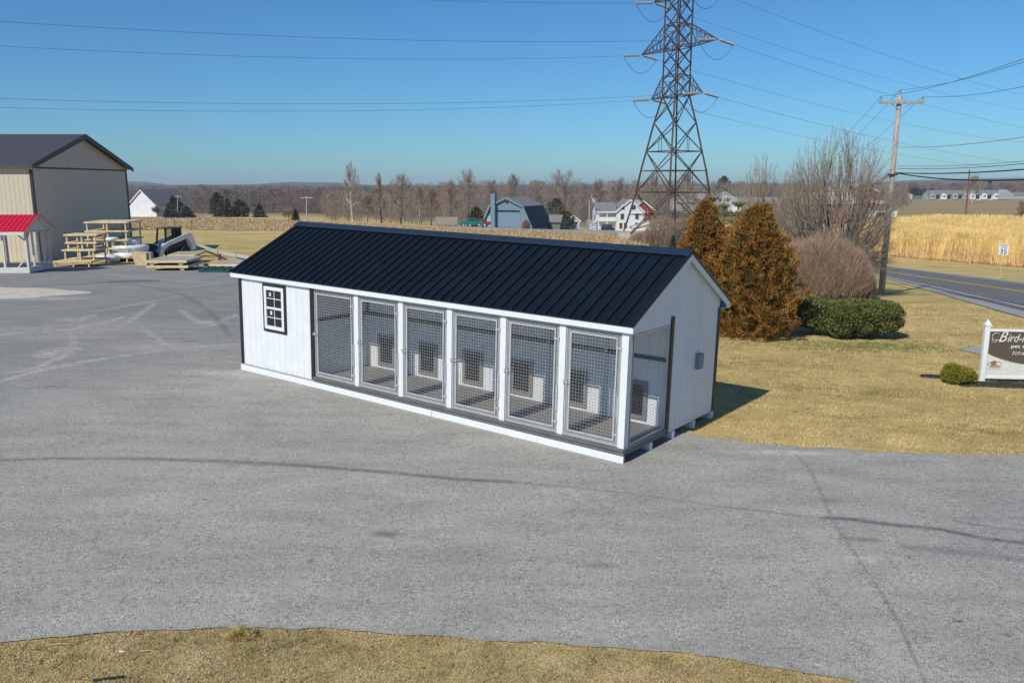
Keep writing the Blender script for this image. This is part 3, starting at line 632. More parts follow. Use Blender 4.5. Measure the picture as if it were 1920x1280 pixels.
for key, S in TIPS.items():
    ends = []
    for D, sag in ((DR, SR), (DL, SL)):
        e = wpt(S, D, sag, (IL+.3)/D.length); s0 = wpt(S, D, sag, .25/D.length); ends.append(e); loc = Vector((TC.x, TC.y, tb))
        mb = MB(); mb.tube([S-loc, e-loc], .015, 4); d = (e-s0); nd = 15
        prof_p = []; prof_r = []
        for k in range(nd):
            for dt, r in ((0, .045), (.25, .13), (.55, .125), (.75, .045)):
                prof_p.append(s0-loc + d*((k+dt)/nd)); prof_r.append(r)
        mb.tube(prof_p, prof_r, 8); mb.build('insulator_string', insul_m, TW)
    mb = MB(); loc = Vector((TC.x, TC.y, tb)); a, b = ends
    mb.tube([a.lerp(b, t) - loc - Vector((0, 0, 1))*1.55*(1-(2*t-1)**2) for t in np.linspace(0, 1, 15)], .022, 4); mb.build('jumper_wire', wire_m, TW)
LVL = {'lo': 'lowest', 'mi': 'middle', 'to': 'top'}
for key, S in TIPS.items():
    for D, sag, side, t1 in ((DR, SR, 'right', .995), (DL, SL, 'left', .995)):
        pts = [wpt(S, D, sag, t) for t in np.concatenate([np.linspace((IL+.3)/D.length, t1, 60)])]
        o = MB().tube(pts, .013, 4).build('power_line', wire_m)
        tag(o, f"thin power line running {side} from the {'near' if key[1] > 0 else 'far'} tip of the pylon's {LVL[key[0]]} crossarm", 'power line', 'high power lines on the pylon')
# ================================================================== utility poles by the road
up_ = g(1652, 553); top = at(1687, 180, up_.y)
UPz = top.z - up_.z
UP = thing('utility_pole', up_, 'tall weathered wooden utility pole with crossarm beside the road', 'utility pole')
lean = Vector((top.x - up_.x, 0, UPz))
MB().tube([Vector((0, 0, -.3)), lean*.5, lean], [.17, .14, .115], 12).build('pole', pole_wood, UP, smooth=True)
zA = lean*(1-.022); armd = Vector((1, -.18, 0)).normalized()
aL = at(1645, 193, up_.y+.15) - up_; aR = at(1730, 193, up_.y-.15) - up_
off_ = Vector((0, -.17, 0))
MB().beam(aL + off_, aR + off_, .10, .13).build('crossarm', pole_wood, UP)
mb = MB()
for s, e in ((aL.lerp(aR, .25)+off_, lean*.93+off_*.6), (aL.lerp(aR, .75)+off_, lean*.93+off_*.6)): mb.beam(s, e, .03)
mb.build('arm_brace', galv_flat, UP)
tips = []
for p in (aL + off_ + (aR-aL)*.04, lean + Vector((-.0, 0, .0)), aR + off_ - (aR-aL)*.04):
    c = p + Vector((0, 0, .07)); MB().lathe([(.02, 0), (.02, .08), (.055, .09), (.06, .14), (.035, .16), (.06, .19), (.05, .24), (.02, .26)], 10, c).build('insulator', insul_m, UP); tips.append(up_ + c + Vector((0, 0, .24)))
# climbing cable and guy clamps on the pole
MB().tube([lean*.15 + Vector((-.17, -.05, 0)), lean*.6 + Vector((-.15, -.05, 0))], .02, 5).build('cable_guard', galv_flat, UP)
MB().box(-.2, .2, -.2, .2, -.04, .04, Matrix.Translation(lean*.615)).build('clamp_band', cable_m, UP)
def wire_obj(a, b, sag, r, name, label, cat, group=None, m=wire_m, n=40):
    pts = [a.lerp(b, t) - Vector((0, 0, 1))*sag*4*t*(1-t) for t in np.linspace(0, 1, n)]
    return tag(MB().tube(pts, r, 5).build(name, m), label, cat, group)
roadd = Vector((dr.x, dr.y, 0))
nearE = [at(2300, v, 14.) for v in (-40, -25, 62)]
farE = [at(x, v, 95.) for x, v in ((1496, 330), (1512, 335), (1524, 344))]
for i, nm in enumerate(('left', 'middle', 'right')):
    wire_obj(tips[i], nearE[i], .35, .008, 'overhead_wire', f'thin overhead wire from the {nm} insulator of the wooden pole toward the upper right', 'overhead wire', 'wires on the wooden pole')
    wire_obj(tips[i], farE[i], .5, .009, 'overhead_wire', f'thin overhead wire from the {nm} insulator of the wooden pole down behind the bare tree', 'overhead wire', 'wires on the wooden pole')
cpts = [(1684, 311, 1980, 283, .008, 'upper thin'), (1681, 316, 1980, 288, .012, 'second thin'), (1678, 324, 1980, 304, .026, 'upper thick black'), (1680, 324.5, 1980, 319, .030, 'lowest thick black')]
for i, (x, y, x2, y2, r, nm) in enumerate(cpts):
    a = at(x, y, up_.y - .1); b = at(x2 + 400, y2 - 33*1.3 + (8 if i == 3 else 0), 20.)
    wire_obj(a, b, .30 + (.22 if i == 3 else 0), r, 'cable', f'{nm} cable sagging right from low on the wooden pole', 'cable', 'low cables on the wooden pole', cable_m)
for i, (y, r, nm) in enumerate(((316, .012, 'upper'), (322, .028, 'middle'), (326, .022, 'lower'))):
    wire_obj(at(1672, y, up_.y + .1), at(1560, 380 + i*5, 95.), .3, r, 'cable', f'{nm} cable running left from the wooden pole behind the bare tree', 'cable', 'low cables on the wooden pole', cable_m)
wire_obj(at(1684, 276, up_.y), at(2300, 184, 18.), .3, .009, 'guy_wire', 'thin wire running right from the middle of the wooden pole', 'wire')
def small_pole(px, pyb, pyt, Y, m, label, arm=True, w_=.13, lean_=0, grp=None):
    b = g(px, pyb) if Y is None else on(at(px, pyb, Y).x, Y); t = at(px + lean_, pyt, b.y)
    o = thing('utility_pole', b, label, 'utility pole', grp); h = t.z - b.z
    MB().tube([Vector((0, 0, -.2)), Vector((t.x-b.x, 0, h))], w_, 7, r1=w_*.7).build('pole', m, o)
    if arm: MB().box(-1.1 + t.x-b.x, 1.1 + t.x-b.x, -.07, .07, h-.45, h-.28).build('crossarm', m, o)
    return o
grey_pole = mat('pale_grey_pole', (.42, .38, .34), .9, var=.1); rust_pole = mat('reddish_pole', (.20, .07, .05), .9, var=.1)
small_pole(575, 418, 367, 150., grey_pole, 'pale wooden pole with short crossarm left of the tall pale tree', True)
small_pole(1105, 433, 375, 190., grey_pole, 'slim pale pole left of the white farmhouse', False, .16)
small_pole(333, 408, 366, 245., grey_pole, 'thin pole with crossarm before the dark conifers by the white barn', True, .14)
small_pole(1813, 384, 318, 260., rust_pole, 'slim reddish brown pole standing alone in the brown field', False, .26, 5)
small_pole(1686, 368, 351, 560., grey_pole, 'small distant pole left of the little white barn', True, .2)
small_pole(1740, 370, 352, 560., grey_pole, 'small distant pole at the left end of the white terrace', True, .2)
# ================================================================== signs
sb = g(1840, 714); st = at(1848, 598, sb.y)
SG = thing('business_sign', sb, 'brown and white shop sign in a white post frame at the lawn edge', 'sign', rz=R_(-6))
hS = st.z - sb.z
white_v = mat('white_vinyl', (.80, .80, .80), .35, var=.02)
k_ = hS / 1.46
def post(x, nm='sign_post'):
    mb = MB().bevbox(x-.055*k_, x+.055*k_, -.055*k_, .055*k_, -.05, hS-.14*k_, .008)
    mb.box(x-.068*k_, x+.068*k_, -.068*k_, .068*k_, hS-.15*k_, hS-.115*k_)
    mb.add([(x+sx*.06*k_, sy*.06*k_, hS-.115*k_) for sx, sy in ((-1, -1), (1, -1), (1, 1), (-1, 1))] + [(x, 0, hS)], [(0, 1, 4), (1, 2, 4), (2, 3, 4), (3, 0, 4)]); mb.build(nm, white_v, SG)
post(0); post(2.42*k_)
z0, z1 = .075*k_, 1.225*k_; xl, xr = .055*k_, 2.365*k_
MB().box(xl, xr, -.03, .03, z1-.045*k_, z1+.01).build('top_rail', white_v, SG)
MB().box(xl, xr, -.03, .03, z0-.005, z0+.05*k_).build('bottom_rail', white_v, SG)
MB().box(xl, xr, -.008, .008, z0+.05*k_, z1-.045*k_).build('sign_board', mat('cream_board', (.70, .70, .64), .5, var=.02), SG)
brownp = mat('brown_sign_panel', (.105, .082, .066), .5, var=.03)
ztop = z1-.047*k_; zc = z0 + .60*k_
def curve(x): t = (x-xl)/(xr-xl); return zc - .27*k_*math.sin(math.pi*min(1, max(0, t)))**.8
pts = [(x, curve(x)) for x in np.linspace(xl, xr, 40)]
MB().prism([(xl, ztop), *[(x, z) for x, z in pts], (xr, ztop)], 1, -.0105, -.0085).build('brown_panel', brownp, SG)
mb = MB()
for (xa, za), (xb_, zb_) in zip(pts[:-1], pts[1:]): mb.prism([(xa, za), (xb_, zb_), (xb_, zb_-.014), (xa, za-.014)], 1, -.0118, -.0086)
mb.build('tan_stripe', mat('tan_paint', (.50, .36, .19), .5), SG)
lw = mat('white_lettering', (.78, .77, .74), .5); rX = (R_(90), 0, 0)
text('ird-in-Hand', .27*k_, lw, SG, (xl+.40*k_, -.0125, ztop-.235*k_), rX, 'lettering', shear=.35, ext=.001, sx=.80, bold=.0)
text('B', .36*k_, lw, SG, (xl+.20*k_, -.0125, ztop-.24*k_), rX, 'lettering', shear=.4, ext=.001, sx=.85)
mb = MB(); c = Vector((xl+.20*k_, -.013, ztop-.15*k_))
for rx_, rz_, a0, a1, dx, dz in ((.10, .085, 60, 300, -.03, .03), (.055, .035, 120, 420, -.07, -.065)):
    mb.tube([c + Vector((dx*k_ + rx_*k_*math.cos(R_(a)), 0, dz*k_ + rz_*k_*math.sin(R_(a)))) for a in np.linspace(a0, a1, 22)], .0055, 5)
mb.build('letter_swash', lw, SG)
text('pet structures', .115*k_, lw, SG, (xl+.50*k_, -.0125, ztop-.375*k_), rX, 'lettering', ext=.001, sx=1.35, bold=.0012)
text('717-43', .115*k_, lw, SG, (xl+.53*k_, -.0125, ztop-.545*k_), rX, 'lettering', shear=.3, ext=.001, sx=1, bold=.001)
tanm = mat('tan_logo', (.36, .20, .10), .5, var=.1); greym = mat('grey_lettering', (.42, .42, .41), .6)
mb = MB(); cx, cz = xl+.20*k_, z0+.33*k_
mb.tube([Vector((cx + .155*k_*math.cos(R_(a)), -.0095, cz + .068*k_*math.sin(R_(a)))) for a in np.linspace(20, 330, 40)], .008, 5)
mb.box(cx-.15*k_, cx+.14*k_, -.011, -.0085, cz-.105*k_, cz-.096*k_)
mb.prism([(cx-.09*k_, cz+.05*k_), (cx-.02*k_, cz+.10*k_), (cx+.03*k_, cz+.055*k_), (cx+.03*k_, cz-.03*k_), (cx+.1*k_, cz-.03*k_), (cx+.1*k_, cz-.05*k_), (cx-.09*k_, cz-.05*k_)], 1, -.0105, -.0086); mb.build('logo', tanm, SG)
MB().bevbox(cx+.03*k_, cx+.13*k_, -.0135, -.0088, cz-.02*k_, cz+.05*k_, .001).build('logo_mark', lw, SG)
mb = MB()
for (x0_, x1_, z_) in ((.06, .30, .19), (.12, .24, .13), (.60, .95, .45), (.68, .9, .38), (.64, .80, .25), (.66, .92, .17)):
    n = int((x1_-x0_)/.03)
    for q in range(n): mb.box(xl+(x0_+q*.03)*k_, xl+(x0_+q*.03+.019)*k_, -.0098, -.0086, z0+z_*k_, z0+(z_+.014)*k_)
mb.build('fine_print', mat('faint_lettering', (.56, .56, .52), .6), SG)
# speed limit sign
sb = g(1874, 524); hp = at(1880, 457, sb.y).z - sb.z; ps = 1/F*sb.y
SP = thing('speed_limit_sign', sb, 'white speed limit 35 road sign on a thin steel post across the road', 'road sign', rz=R_(-20))
MB().beam((0, 0, -.2), (.06, .02, hp-.05), .05, .035).build('post', galv, SP)
pw, ph = 17.5*ps, 21*ps
PL = MB().bevbox(-pw/2+.06, pw/2+.06, -.03, -.02, hp-ph, hp, .004).build('sign_plate', mat('white_sign_plate', (.72, .74, .76), .4), SP)
blk = mat('black_lettering', (.02, .02, .025), .5)
text('SPEED', ph*.21, blk, SP, (.06, -.034, hp-ph*.24), rX, 'lettering', align='CENTER', ext=.001); text('LIMIT', ph*.21, blk, SP, (.06, -.034, hp-ph*.44), rX, 'lettering', align='CENTER', ext=.001)
text('35', ph*.56, blk, SP, (.06, -.034, hp-ph*.90), rX, 'lettering', align='CENTER', ext=.001, bold=.006)
fr_ = frame
mb = MB(); 
for (x0_, x1_, zz0, zz1) in ((-pw/2+.075, pw/2+.045, hp-ph+.02, hp-ph+.028), (-pw/2+.075, pw/2+.045, hp-.028, hp-.02), (-pw/2+.075, -pw/2+.083, hp-ph+.028, hp-.028), (pw/2+.037, pw/2+.045, hp-ph+.028, hp-.028)): mb.box(x0_, x1_, -.0335, -.0305, zz0, zz1)
mb.build('border', blk, SP)
# ================================================================== pole barn on the left
tan_wall = grooved('cream_ribbed_metal', (.60, .52, .40), 0, .30, .05, .02, .5, dark=.22)
gab_wall = grooved('taupe_metal_gable', (.54, .48, .415), 1, .30, .03, .008, .55, dark=.06)
dk = mat('dark_trim_metal', (.030, .028, .032), .5, var=.05); dk_roof = grooved('dark_grey_ribbed_roof', (.075, .068, .072), 0, .30, .05, .02, .45, dark=.35)
YL = 53.5; a = at(57, 311, YL); eave = a.z; X1 = a.x
YR = YL
for q in range(60):
    p = at(244, 317.5, YL + 4 + q*.4)
    if p.z >= 0 and abs(p.x - X1) < .35: YR = p.y; break
else: YR = YL + 14
rid = at(152, 255, (YL+YR)/2); base = float(H(X1, YL)) - .25
PB = thing('pole_barn', (X1, YL, base), 'large taupe metal pole barn with dark roof at the left edge', 'barn')
Wd = YR - YL; he = eave - base; hr_ = rid.z - base - .1; Lb = 30
def B(x0, x1, y0, y1, z0, z1, nm, m): return MB().box(x0, x1, y0, y1, z0, z1).build(nm, m, PB)
MB().prism([(0, 0), (Wd, 0), (Wd, he), (Wd/2, hr_), (0, he)], 0, -.15, 0).build('gable_wall', gab_wall, PB)
B(-4.1, -.16, .0, .15, 0, he-.02, 'front_wall', tan_wall); B(-Lb, -9.6, .0, .15, 0, he-.02, 'front_wall', tan_wall); B(-9.59, -4.11, .0, .15, he-.9, he-.02, 'front_wall', tan_wall)
B(-Lb, -.16, Wd-.15, Wd, 0, he-.02, 'rear_wall', tan_wall); B(-Lb, -Lb+.15, .16, Wd-.16, 0, he, 'end_wall', tan_wall)
B(-Lb, -.2, .2, Wd-.2, .02, .1, 'floor', drive_m)
ov = .45; sl_ = (hr_-he)/(Wd/2)
for s in (0, 1):
    y0 = -ov if not s else Wd+ov; zz = he - ov*sl_ + .1
    mb = MB().prism([(y0, zz), (Wd/2, hr_+.1), (Wd/2, hr_+.22), (y0, zz+.12)], 0, -Lb-.3, .35); mb.build('roof', dk_roof, PB)
    MB().prism([(y0, zz-.16), (Wd/2, hr_-.12), (Wd/2, hr_+.24), (y0, zz+.14)], 0, .352, .40).build('rake_trim', dk, PB)
MB().box(-Lb, .30, -.12, -.01, he-.22, he-.02).build('eave_trim', tan_wall, PB)
B(-.12, .03, -.03, -.001, 0, he-.24, 'corner_trim', dk); B(.001, .03, .0, .16, 0, he-.05, 'corner_trim', dk); B(.001, .03, Wd-.2, Wd+.03, 0, he-.05, 'corner_trim', dk)
B(.001, .025, .161, Wd-.201, he-.16, he-.05, 'gable_trim', dk)
B(-.1, .02, -.25, -.131, .1, 1.3, 'downpipe_box', galv_flat)
# ---- red-roofed pavilion
p0 = g(56, 513); 
def yard(px, py): return g(px, py)
wood_white = mat('painted_white_wood', (.66, .64, .58), .6, var=.05)
PW = 2.65*1.0; p1 = g(104, 505)
PV = thing('pavilion', p0, 'small open white timber shelter with a bright red metal roof', 'shelter', rz=0)
ang = math.atan2(p1.y-p0.y, p1.x-p0.x) - R_(90); PV.rotation_euler = (0, 0, ang*.6)
hy = at(45, 434, p0.y-.2).z - p0.z; ry = at(71, 403.5, p0.y + PW/2).z - p0.z
LW = 4.6
for (x0, x1, y0, y1) in ((-LW, 0, 0, .1), (-LW, 0, PW-.1, PW), (-.1, 0, .1, PW-.1), (-LW, -LW+.1, .1, PW-.1)): MB().box(x0, x1, y0, y1, .03, .33).build('base_beam', wood_white, PV)
MB().box(-LW+.1, -.1, .1, PW-.1, .08, .14).build('floor', deckboard_weath, PV)
for i, x in enumerate((-.10, -1.25, -2.35, -3.45, -LW)):
    for y in (0, PW-.1): MB().box(x, x+.10, y, y+.10, .331, hy-.02).build('post', wood_white, PV)
for y in (.7, 1.3, 1.9): MB().box(-.09, -.01, y, y+.09, .331, hy-.02).build('post', wood_white, PV)
for (xa, ya, xb_, yb_) in ((-.55, .05, -.08, .05), (-.55, PW-.05, -.08, PW-.05)):
    MB().beam((xa, ya, .34), (xb_, yb_, .85), .06).build('brace', wood_white, PV); MB().beam((xa, ya, hy-.06), (xb_, yb_, hy-.5), .06).build('brace', wood_white, PV)
for (ya, yb_) in ((.5, .07), (PW-.5, PW-.07)):
    MB().beam((-.05, ya, hy-.06), (-.05, yb_, hy-.55), .06).build('brace', wood_white, PV); MB().beam((-.05, ya, .34), (-.05, yb_, .85), .06).build('brace', wood_white, PV)
MB().prism([(-.02, hy-.02), (PW+.02, hy-.02), (PW/2, ry-.1)], 0, -.08, -.02).build('gable_panel', wood_white, PV)
for s in (0, 1):
    y0 = -.25 if not s else PW+.25; zz = hy - .02; s2 = (ry-zz)/(PW/2+.25)
    MB().prism([(y0, zz), (PW/2, ry), (PW/2, ry+.03), (y0, zz+.03)], 0, -LW-.2, .06).build('roof', red_roof_m, PV)
    mb = MB()
    for k in range(22):
        x = -LW-.15 + k*.235; mb.prism([(y0, zz+.031), (PW/2, ry+.031), (PW/2, ry+.055), (y0, zz+.055)], 0, x, x+.03)
    mb.build('roof_rib', red_roof_m, PV)
    MB().prism([(y0, zz-.13), (PW/2, ry-.14), (PW/2, ry-.002), (y0, zz-.002)], 0, .0, .045).build('rake_board', wood_white, PV)
    MB().box(-LW-.15, -.002, y0+(0.0 if not s else -.03), y0+(.03 if not s else 0), zz-.17, zz-.005).build('fascia', wood_white, PV)
# ---- timber tier stands
def tiers(px, py, label, wid, dep, levels, base_dep, rz, grp):
    p = g(px, py); o = thing('timber_rack', p, label, 'timber rack', grp, rz)
    dz0 = 0
    for i, (z, x0, x1, y0, y1) in enumerate(levels):
        mb = MB().box(x0, x1, y0, y1, z-.035, z); 
        for (a, b, c, d) in ((x0, x1, y0-.035, y0-.001), (x0, x1, y1+.001, y1+.035), (x0-.035, x0-.001, y0-.035, y1+.035), (x1+.001, x1+.035, y0-.035, y1+.035)): mb.box(a, b, c, d, z-.09, z+.003)
        mb.build('shelf', lumber, o)
        zb = dz0 if i else -.02
        for x in (x0+.08, (x0+x1)/2, x1-.17):
            for y in (y0+.02, y1-.11): MB().box(x, x+.075, y, y+.075, zb+.004 if i else zb, z-.092).build('leg', lumber, o)
        dz0 = z
    return o
sc = g(105, 500).y / F * 1.0
u1 = g(108, 505).y / F
tiers(104, 501, 'low three-tier rack of fresh yellow lumber beside the red-roofed shelter', 0, 0, [(.36, 0, 2.1, -.2, 2.4), (.98, .25, 2.1, .5, 2.3), (1.38, .3, 2.05, .9, 2.3), (1.84, .25, 2.1, .9, 2.4)], 0, R_(4), 'lumber racks')
u2 = g(165, 497)
tiers(158, 492, 'tall five-tier rack of fresh yellow lumber against the taupe barn', 0, 0, [(.34, -.1, 2.7, .1, 3.4), (.88, .1, 2.7, .3, 3.4), (1.40, .0, 2.6, .4, 3.4), (1.96, .0, 2.6, .6, 3.4), (2.52, .0, 2.6, .6, 3.5)], 0, R_(6), 'lumber racks')
# ---- white tubs
wp = mat('white_fibreglass', (.72, .73, .76), .3, var=.03)
p = g(226, 492); tb_ = thing('tub_stack', p + Vector((0, 1.6, 0)), 'big round white fibreglass tubs stacked behind the tall lumber rack', 'tubs')
for k, (z, r) in enumerate(((.15, 1.25), (.58, 1.12), (.98, .62))):
    MB().lathe([(r*.6, z), (r*.95, z+.04), (r, z+.22), (r*.98, z+.36), (r*.8, z+.44), (r*.3, z+.46)], 28).build('tub', wp, tb_, smooth=True)
MB().box(-1.2, 1.2, -1, 1, -.02, .148).build('pallet', dk, tb_)
p = g(194, 493); o = tag(MB().lathe([(.4, 0), (.7, .05), (.78, .30), (.6, .45), (.2, .5)], 24).build('tub', wp, smooth=True), 'single low white fibreglass tub under the tall lumber rack', 'tub'); o.location = p + Vector((0, .6, 0))
p = at(211, 452, g(211, 493).y + 1.3); o = thing('bowl_fountain', on(p.x, p.y), 'white round bowl on a pedestal showing between the lumber shelves', 'bowl')
hb = p.z - o.location.z
MB().lathe([(.22, 0), (.2, .1), (.09, .3), (.09, hb-.1), (.14, hb)], 14).build('pedestal', wp, o, smooth=True); MB().lathe([(.1, hb+.001), (.36, hb+.06), (.45, hb+.16), (.3, hb+.24), (.05, hb+.26)], 18).build('bowl', wp, o, smooth=True)
p = g(264, 498); o = thing('plywood_crate', p, 'flared plywood crate standing left of the loader', 'crate', rz=R_(12)); s = p.y/F
MB().add([(-.28, 0, 0), (.38, 0, 0), (.38, .7, 0), (-.28, .7, 0), (-.50, -.02, .78), (.38, -.02, .78), (.38, .75, .78), (-.50, .75, .78)], [(0, 1, 5, 4), (1, 2, 6, 5), (2, 3, 7, 6), (3, 0, 4, 7), (0, 3, 2, 1), (4, 5, 6, 7)]).build('box', lumber, o)
MB().box(.381, .60, .05, .75, 0, .74).build('side_panel', deckboard_weath, o)
MB().beam((.34, -.045, .02), (.34, -.045, .77), .06, .04).build('batten', lumber, o)
p = g(262, 487); o = tag(MB().lathe([(.9, 0), (1.0, .3), (.7, .8), (.25, 1.0)], 9, sx=1.0, sy=.7).build('tarp_heap', mat('dark_tarp', (.03, .028, .03), .7)), 'heap under a dark tarp between the white tubs and the loader', 'tarp heap'); o.location = p + Vector((.1, 1.2, -.02))
# ---- stacked decks
def deck(px, py, w_, d_, h_, label, rz, legs=True, dz=0, nl=3):
    p = g(px, py); p.z += dz; o = thing('timber_deck', p, label, 'timber deck', 'stacked timber decks', rz)
    mb = MB().box(0, w_, 0, d_, h_-.04, h_)
    mb.build('deck_top', deckboard_weath, o); mb = MB()
    for (a, b, c, d) in ((-.001, w_, -.04, -.001), (-.001, w_, d_+.001, d_+.04), (-.04, -.002, -.04, d_+.04), (w_+.001, w_+.04, -.04, d_+.04)): mb.box(a, b, c, d, h_-.13, h_+.002)
    mb.build('rim_board', lumber, o)
    if legs:
        for i in range(nl):
            x = .25 + (w_-.6)*i/(nl-1)
            for y in (.05, d_-.15): MB().box(x, x+.1, y, y+.1, 0 if dz == 0 else .003, h_-.132).build('leg', lumber, o)
            for s in (-1, 1): MB().beam((x+.05+s*.14, .04, h_-.14), (x+.05+s*.02, .04, h_-.26), .05).build('brace', lumber, o)
    return o
deck(277, 508, 2.15, 2.7, .29, 'lower timber deck with legs in the stack in front of the loader', R_(3), nl=2)
deck(275, 508, 2.15, 2.7, .27, 'upper timber deck with a grey top on the stack before the loader', R_(3), dz=.30, nl=2)
o = deck(316, 494, 1.6, 2.6, .30, 'smaller timber deck lying behind the stacked decks below the loader', R_(8), nl=2); o.location.z += .24
for k in range(3): MB().box(.1 + k*.55, .3 + k*.55, .3, 2.4, -.25, -.002).build('support_block', lumber, o)
deck(384, 502, 2.4, 6.0, .24, 'long flat timber deck reaching right behind the green pallet', R_(-12), nl=3)
grn = mat('dark_green_paint', (.015, .085, .06), .5, var=.2)
p = g(372, 511); o = thing('green_pallet', p, 'dark green frame pallet lying on the asphalt beside the decks', 'pallet', rz=R_(-4))
for y in (0, .75, 1.5): MB().box(0, 2.6, y, y+.12, .02, .14).build('runner', grn, o)
for k in range(6): MB().box(.05 + k*.48, .3 + k*.48, -.03, 1.65, .141, .19).build('slat', grn, o)
MB().box(1.5, 2.5, .9, 1.6, .191, .23).build('panel', mat('bluish_panel', (.25, .33, .38), .5), o)
# fence rails
fw = mat('weathered_white_rail', (.48, .45, .42), .8, var=.1)
o = thing('rail_fence', g(412, 487), 'low weathered rail fence at the lot edge behind the kennel roof', 'fence')
pp = [g(412, 488), g(446, 495), g(480, 503)]
for q in pp: MB().box(-.09, .09, -.09, .09, -.1, .62, Matrix.Translation(q - o.location)).build('fence_post', bark_dark, o)
for a, b in zip(pp[:-1], pp[1:]): MB().beam(a - o.location + Vector((0, -.12, .55)), b - o.location + Vector((0, -.12, .55)), .05, .2).build('rail', fw, o)
for a, b in ((g(372, 470), pp[0]),): MB().beam(a - o.location + Vector((0, -.12, .5)), b - o.location + Vector((0, -.12, .55)), .05, .2).build('rail', fw, o)
o = thing('field_gate_frame', g(328, 429), 'thin empty post-and-rail frame standing in the corn stubble', 'frame')
q0, q1 = g(328, 429), g(360, 431); h = at(328, 411, q0.y).z - q0.z
for q in (q0, q1): MB().tube([q - o.location, q - o.location + Vector((0, 0, h*1.05))], .05, 6).build('post', bark_dark, o)
MB().beam(q0 - o.location + Vector((0, 0, h)), q1 - o.location + Vector((0, 0, h*.93)), .05).build('rail', fw, o)
# ---- skid steer loader
LO = thing('skid_steer_loader', g(322, 487) + Vector((-.85, 1.6, 0)), 'white skid steer loader with black cab parked behind the timber decks', 'loader')
LO.rotation_euler = (0, 0, R_(-122)); LO.scale = (.90, .90, .90)
lw_ = mat('white_loader_paint', (.78, .78, .78), .4, var=.06); lb = mat('black_machine_paint', (.02, .02, .022), .5)
tyre_m = mat('black_rubber', (.02, .02, .02), .85); red_m = mat('red_mark', (.5, .04, .03), .5)
# local: x forward, y left
MB().bevbox(-1.35, .75, -.52, .52, .35, .95, .05).build('body', lb, LO)
MB().prism([(-1.75, .45), (-1.75, 1.15), (-1.55, 1.45), (-.8, 1.45), (-.8, .45)], 1, -.55, .55).build('engine_cover', lw_, LO)
MB().prism([(-1.72, .80), (-1.15, .80), (-1.2, 1.30), (-1.62, 1.55)], 1, -.755, -.735).build('side_plate', lw_, LO); MB().box(-1.775, -1.751, -.4, .4, .6, 1.2).build('tail_grille', red_m, LO)
for s in (-1, 1):
    for x in (-.95, .35):
        wmb = MB(); pr = [(.25, -.14), (.40, -.15), (.43, -.1), (.43, .1), (.40, .15), (.25, .14)]
        n = 20; vs = []
        for r, yy in pr:
            for k in range(n): t = 2*math.pi*k/n; vs.append((x + r*math.cos(t), s*.72 + yy, .43 + r*math.sin(t)))
        fs = [(i*n+k, i*n+(k+1) % n, (i+1)*n+(k+1) % n, (i+1)*n+k) for i in range(len(pr)-1) for k in range(n)]
        fs += [tuple(range(n)), tuple(range(5*n, 6*n))]
        wh = wmb.add(vs, fs).build('wheel', tyre_m, LO)
    poly = [(-1.95, .55), (-1.55, .55), (-1.45, 1.15), (-1.2, 1.42), (.3, .98), (.72, .76), (.92, .35), (1.05, .12), (1.28, .16), (1.22, .50), (1.0, .98), (.5, 1.22), (-.9, 1.70), (-1.35, 1.86), (-1.66, 1.78), (-1.88, 1.3)]
    MB().prism([(a, b) for a, b in poly], 1, s*.66 - .07, s*.66 + .07).build('lift_arm', lw_, LO)
    MB().prism([(-1.35, .72), (.5, .72), (.3, .95), (-1.15, 1.38)], 1, s*.62 - .03, s*.62 + .03).build('side_panel', lb, LO)
    MB().beam((.1, s*.56, .85), (.75, s*.56, .6), .09).build('cylinder', lb, LO)
for (x, z0_, x2, z1_) in ((.62, .9, .42, 2.2), (-.85, .9, -.82, 2.2), (-.2, .9, -.22, 2.2)):
    for s in (-1, 1): MB().beam((x, s*.50, z0_), (x2, s*.50, z1_), .10).build('cab_post', lb, LO)
MB().bevbox(-.95, .62, -.57, .57, 2.2, 2.31, .03).build('cab_roof', mat('grey_cab_roof', (.10, .105, .11), .5), LO)
MB().bevbox(-.90, -.80, -.49, .49, .95, 2.19, .01).build('cab_rear_panel', lb, LO)
for s in (-1, 1):
    mb = MB()
    for z in np.linspace(1.0, 2.1, 9): mb.beam((-.80, s*.50, z), (-.22, s*.50, z), .02)
    for x in np.linspace(-.76, -.26, 7): mb.beam((x, s*.50, .95), (x, s*.50, 2.18), .018)
    mb.build('cab_screen', lb, LO)
MB().bevbox(-.62, -.15, -.25, .25, .96, 1.1, .03).build('seat', lb, LO); MB().bevbox(-.72, -.62, -.25, .25, 1.0, 1.6, .03).build('seat', lb, LO)
MB().bevbox(.92, 1.06, -.58, .58, .42, .72, .02).build('cross_bar', lw_, LO); MB().prism([(-.75, .951), (.62, .951), (.70, .70), (.80, .45), (.80, .951), (.66, 1.12), (-.75, 1.12)], 1, -.44, .44).build('front_deck', lw_, LO); MB().box(1.07, 1.15, -.52, .52, .15, .45).build('tool_plate', lb, LO)
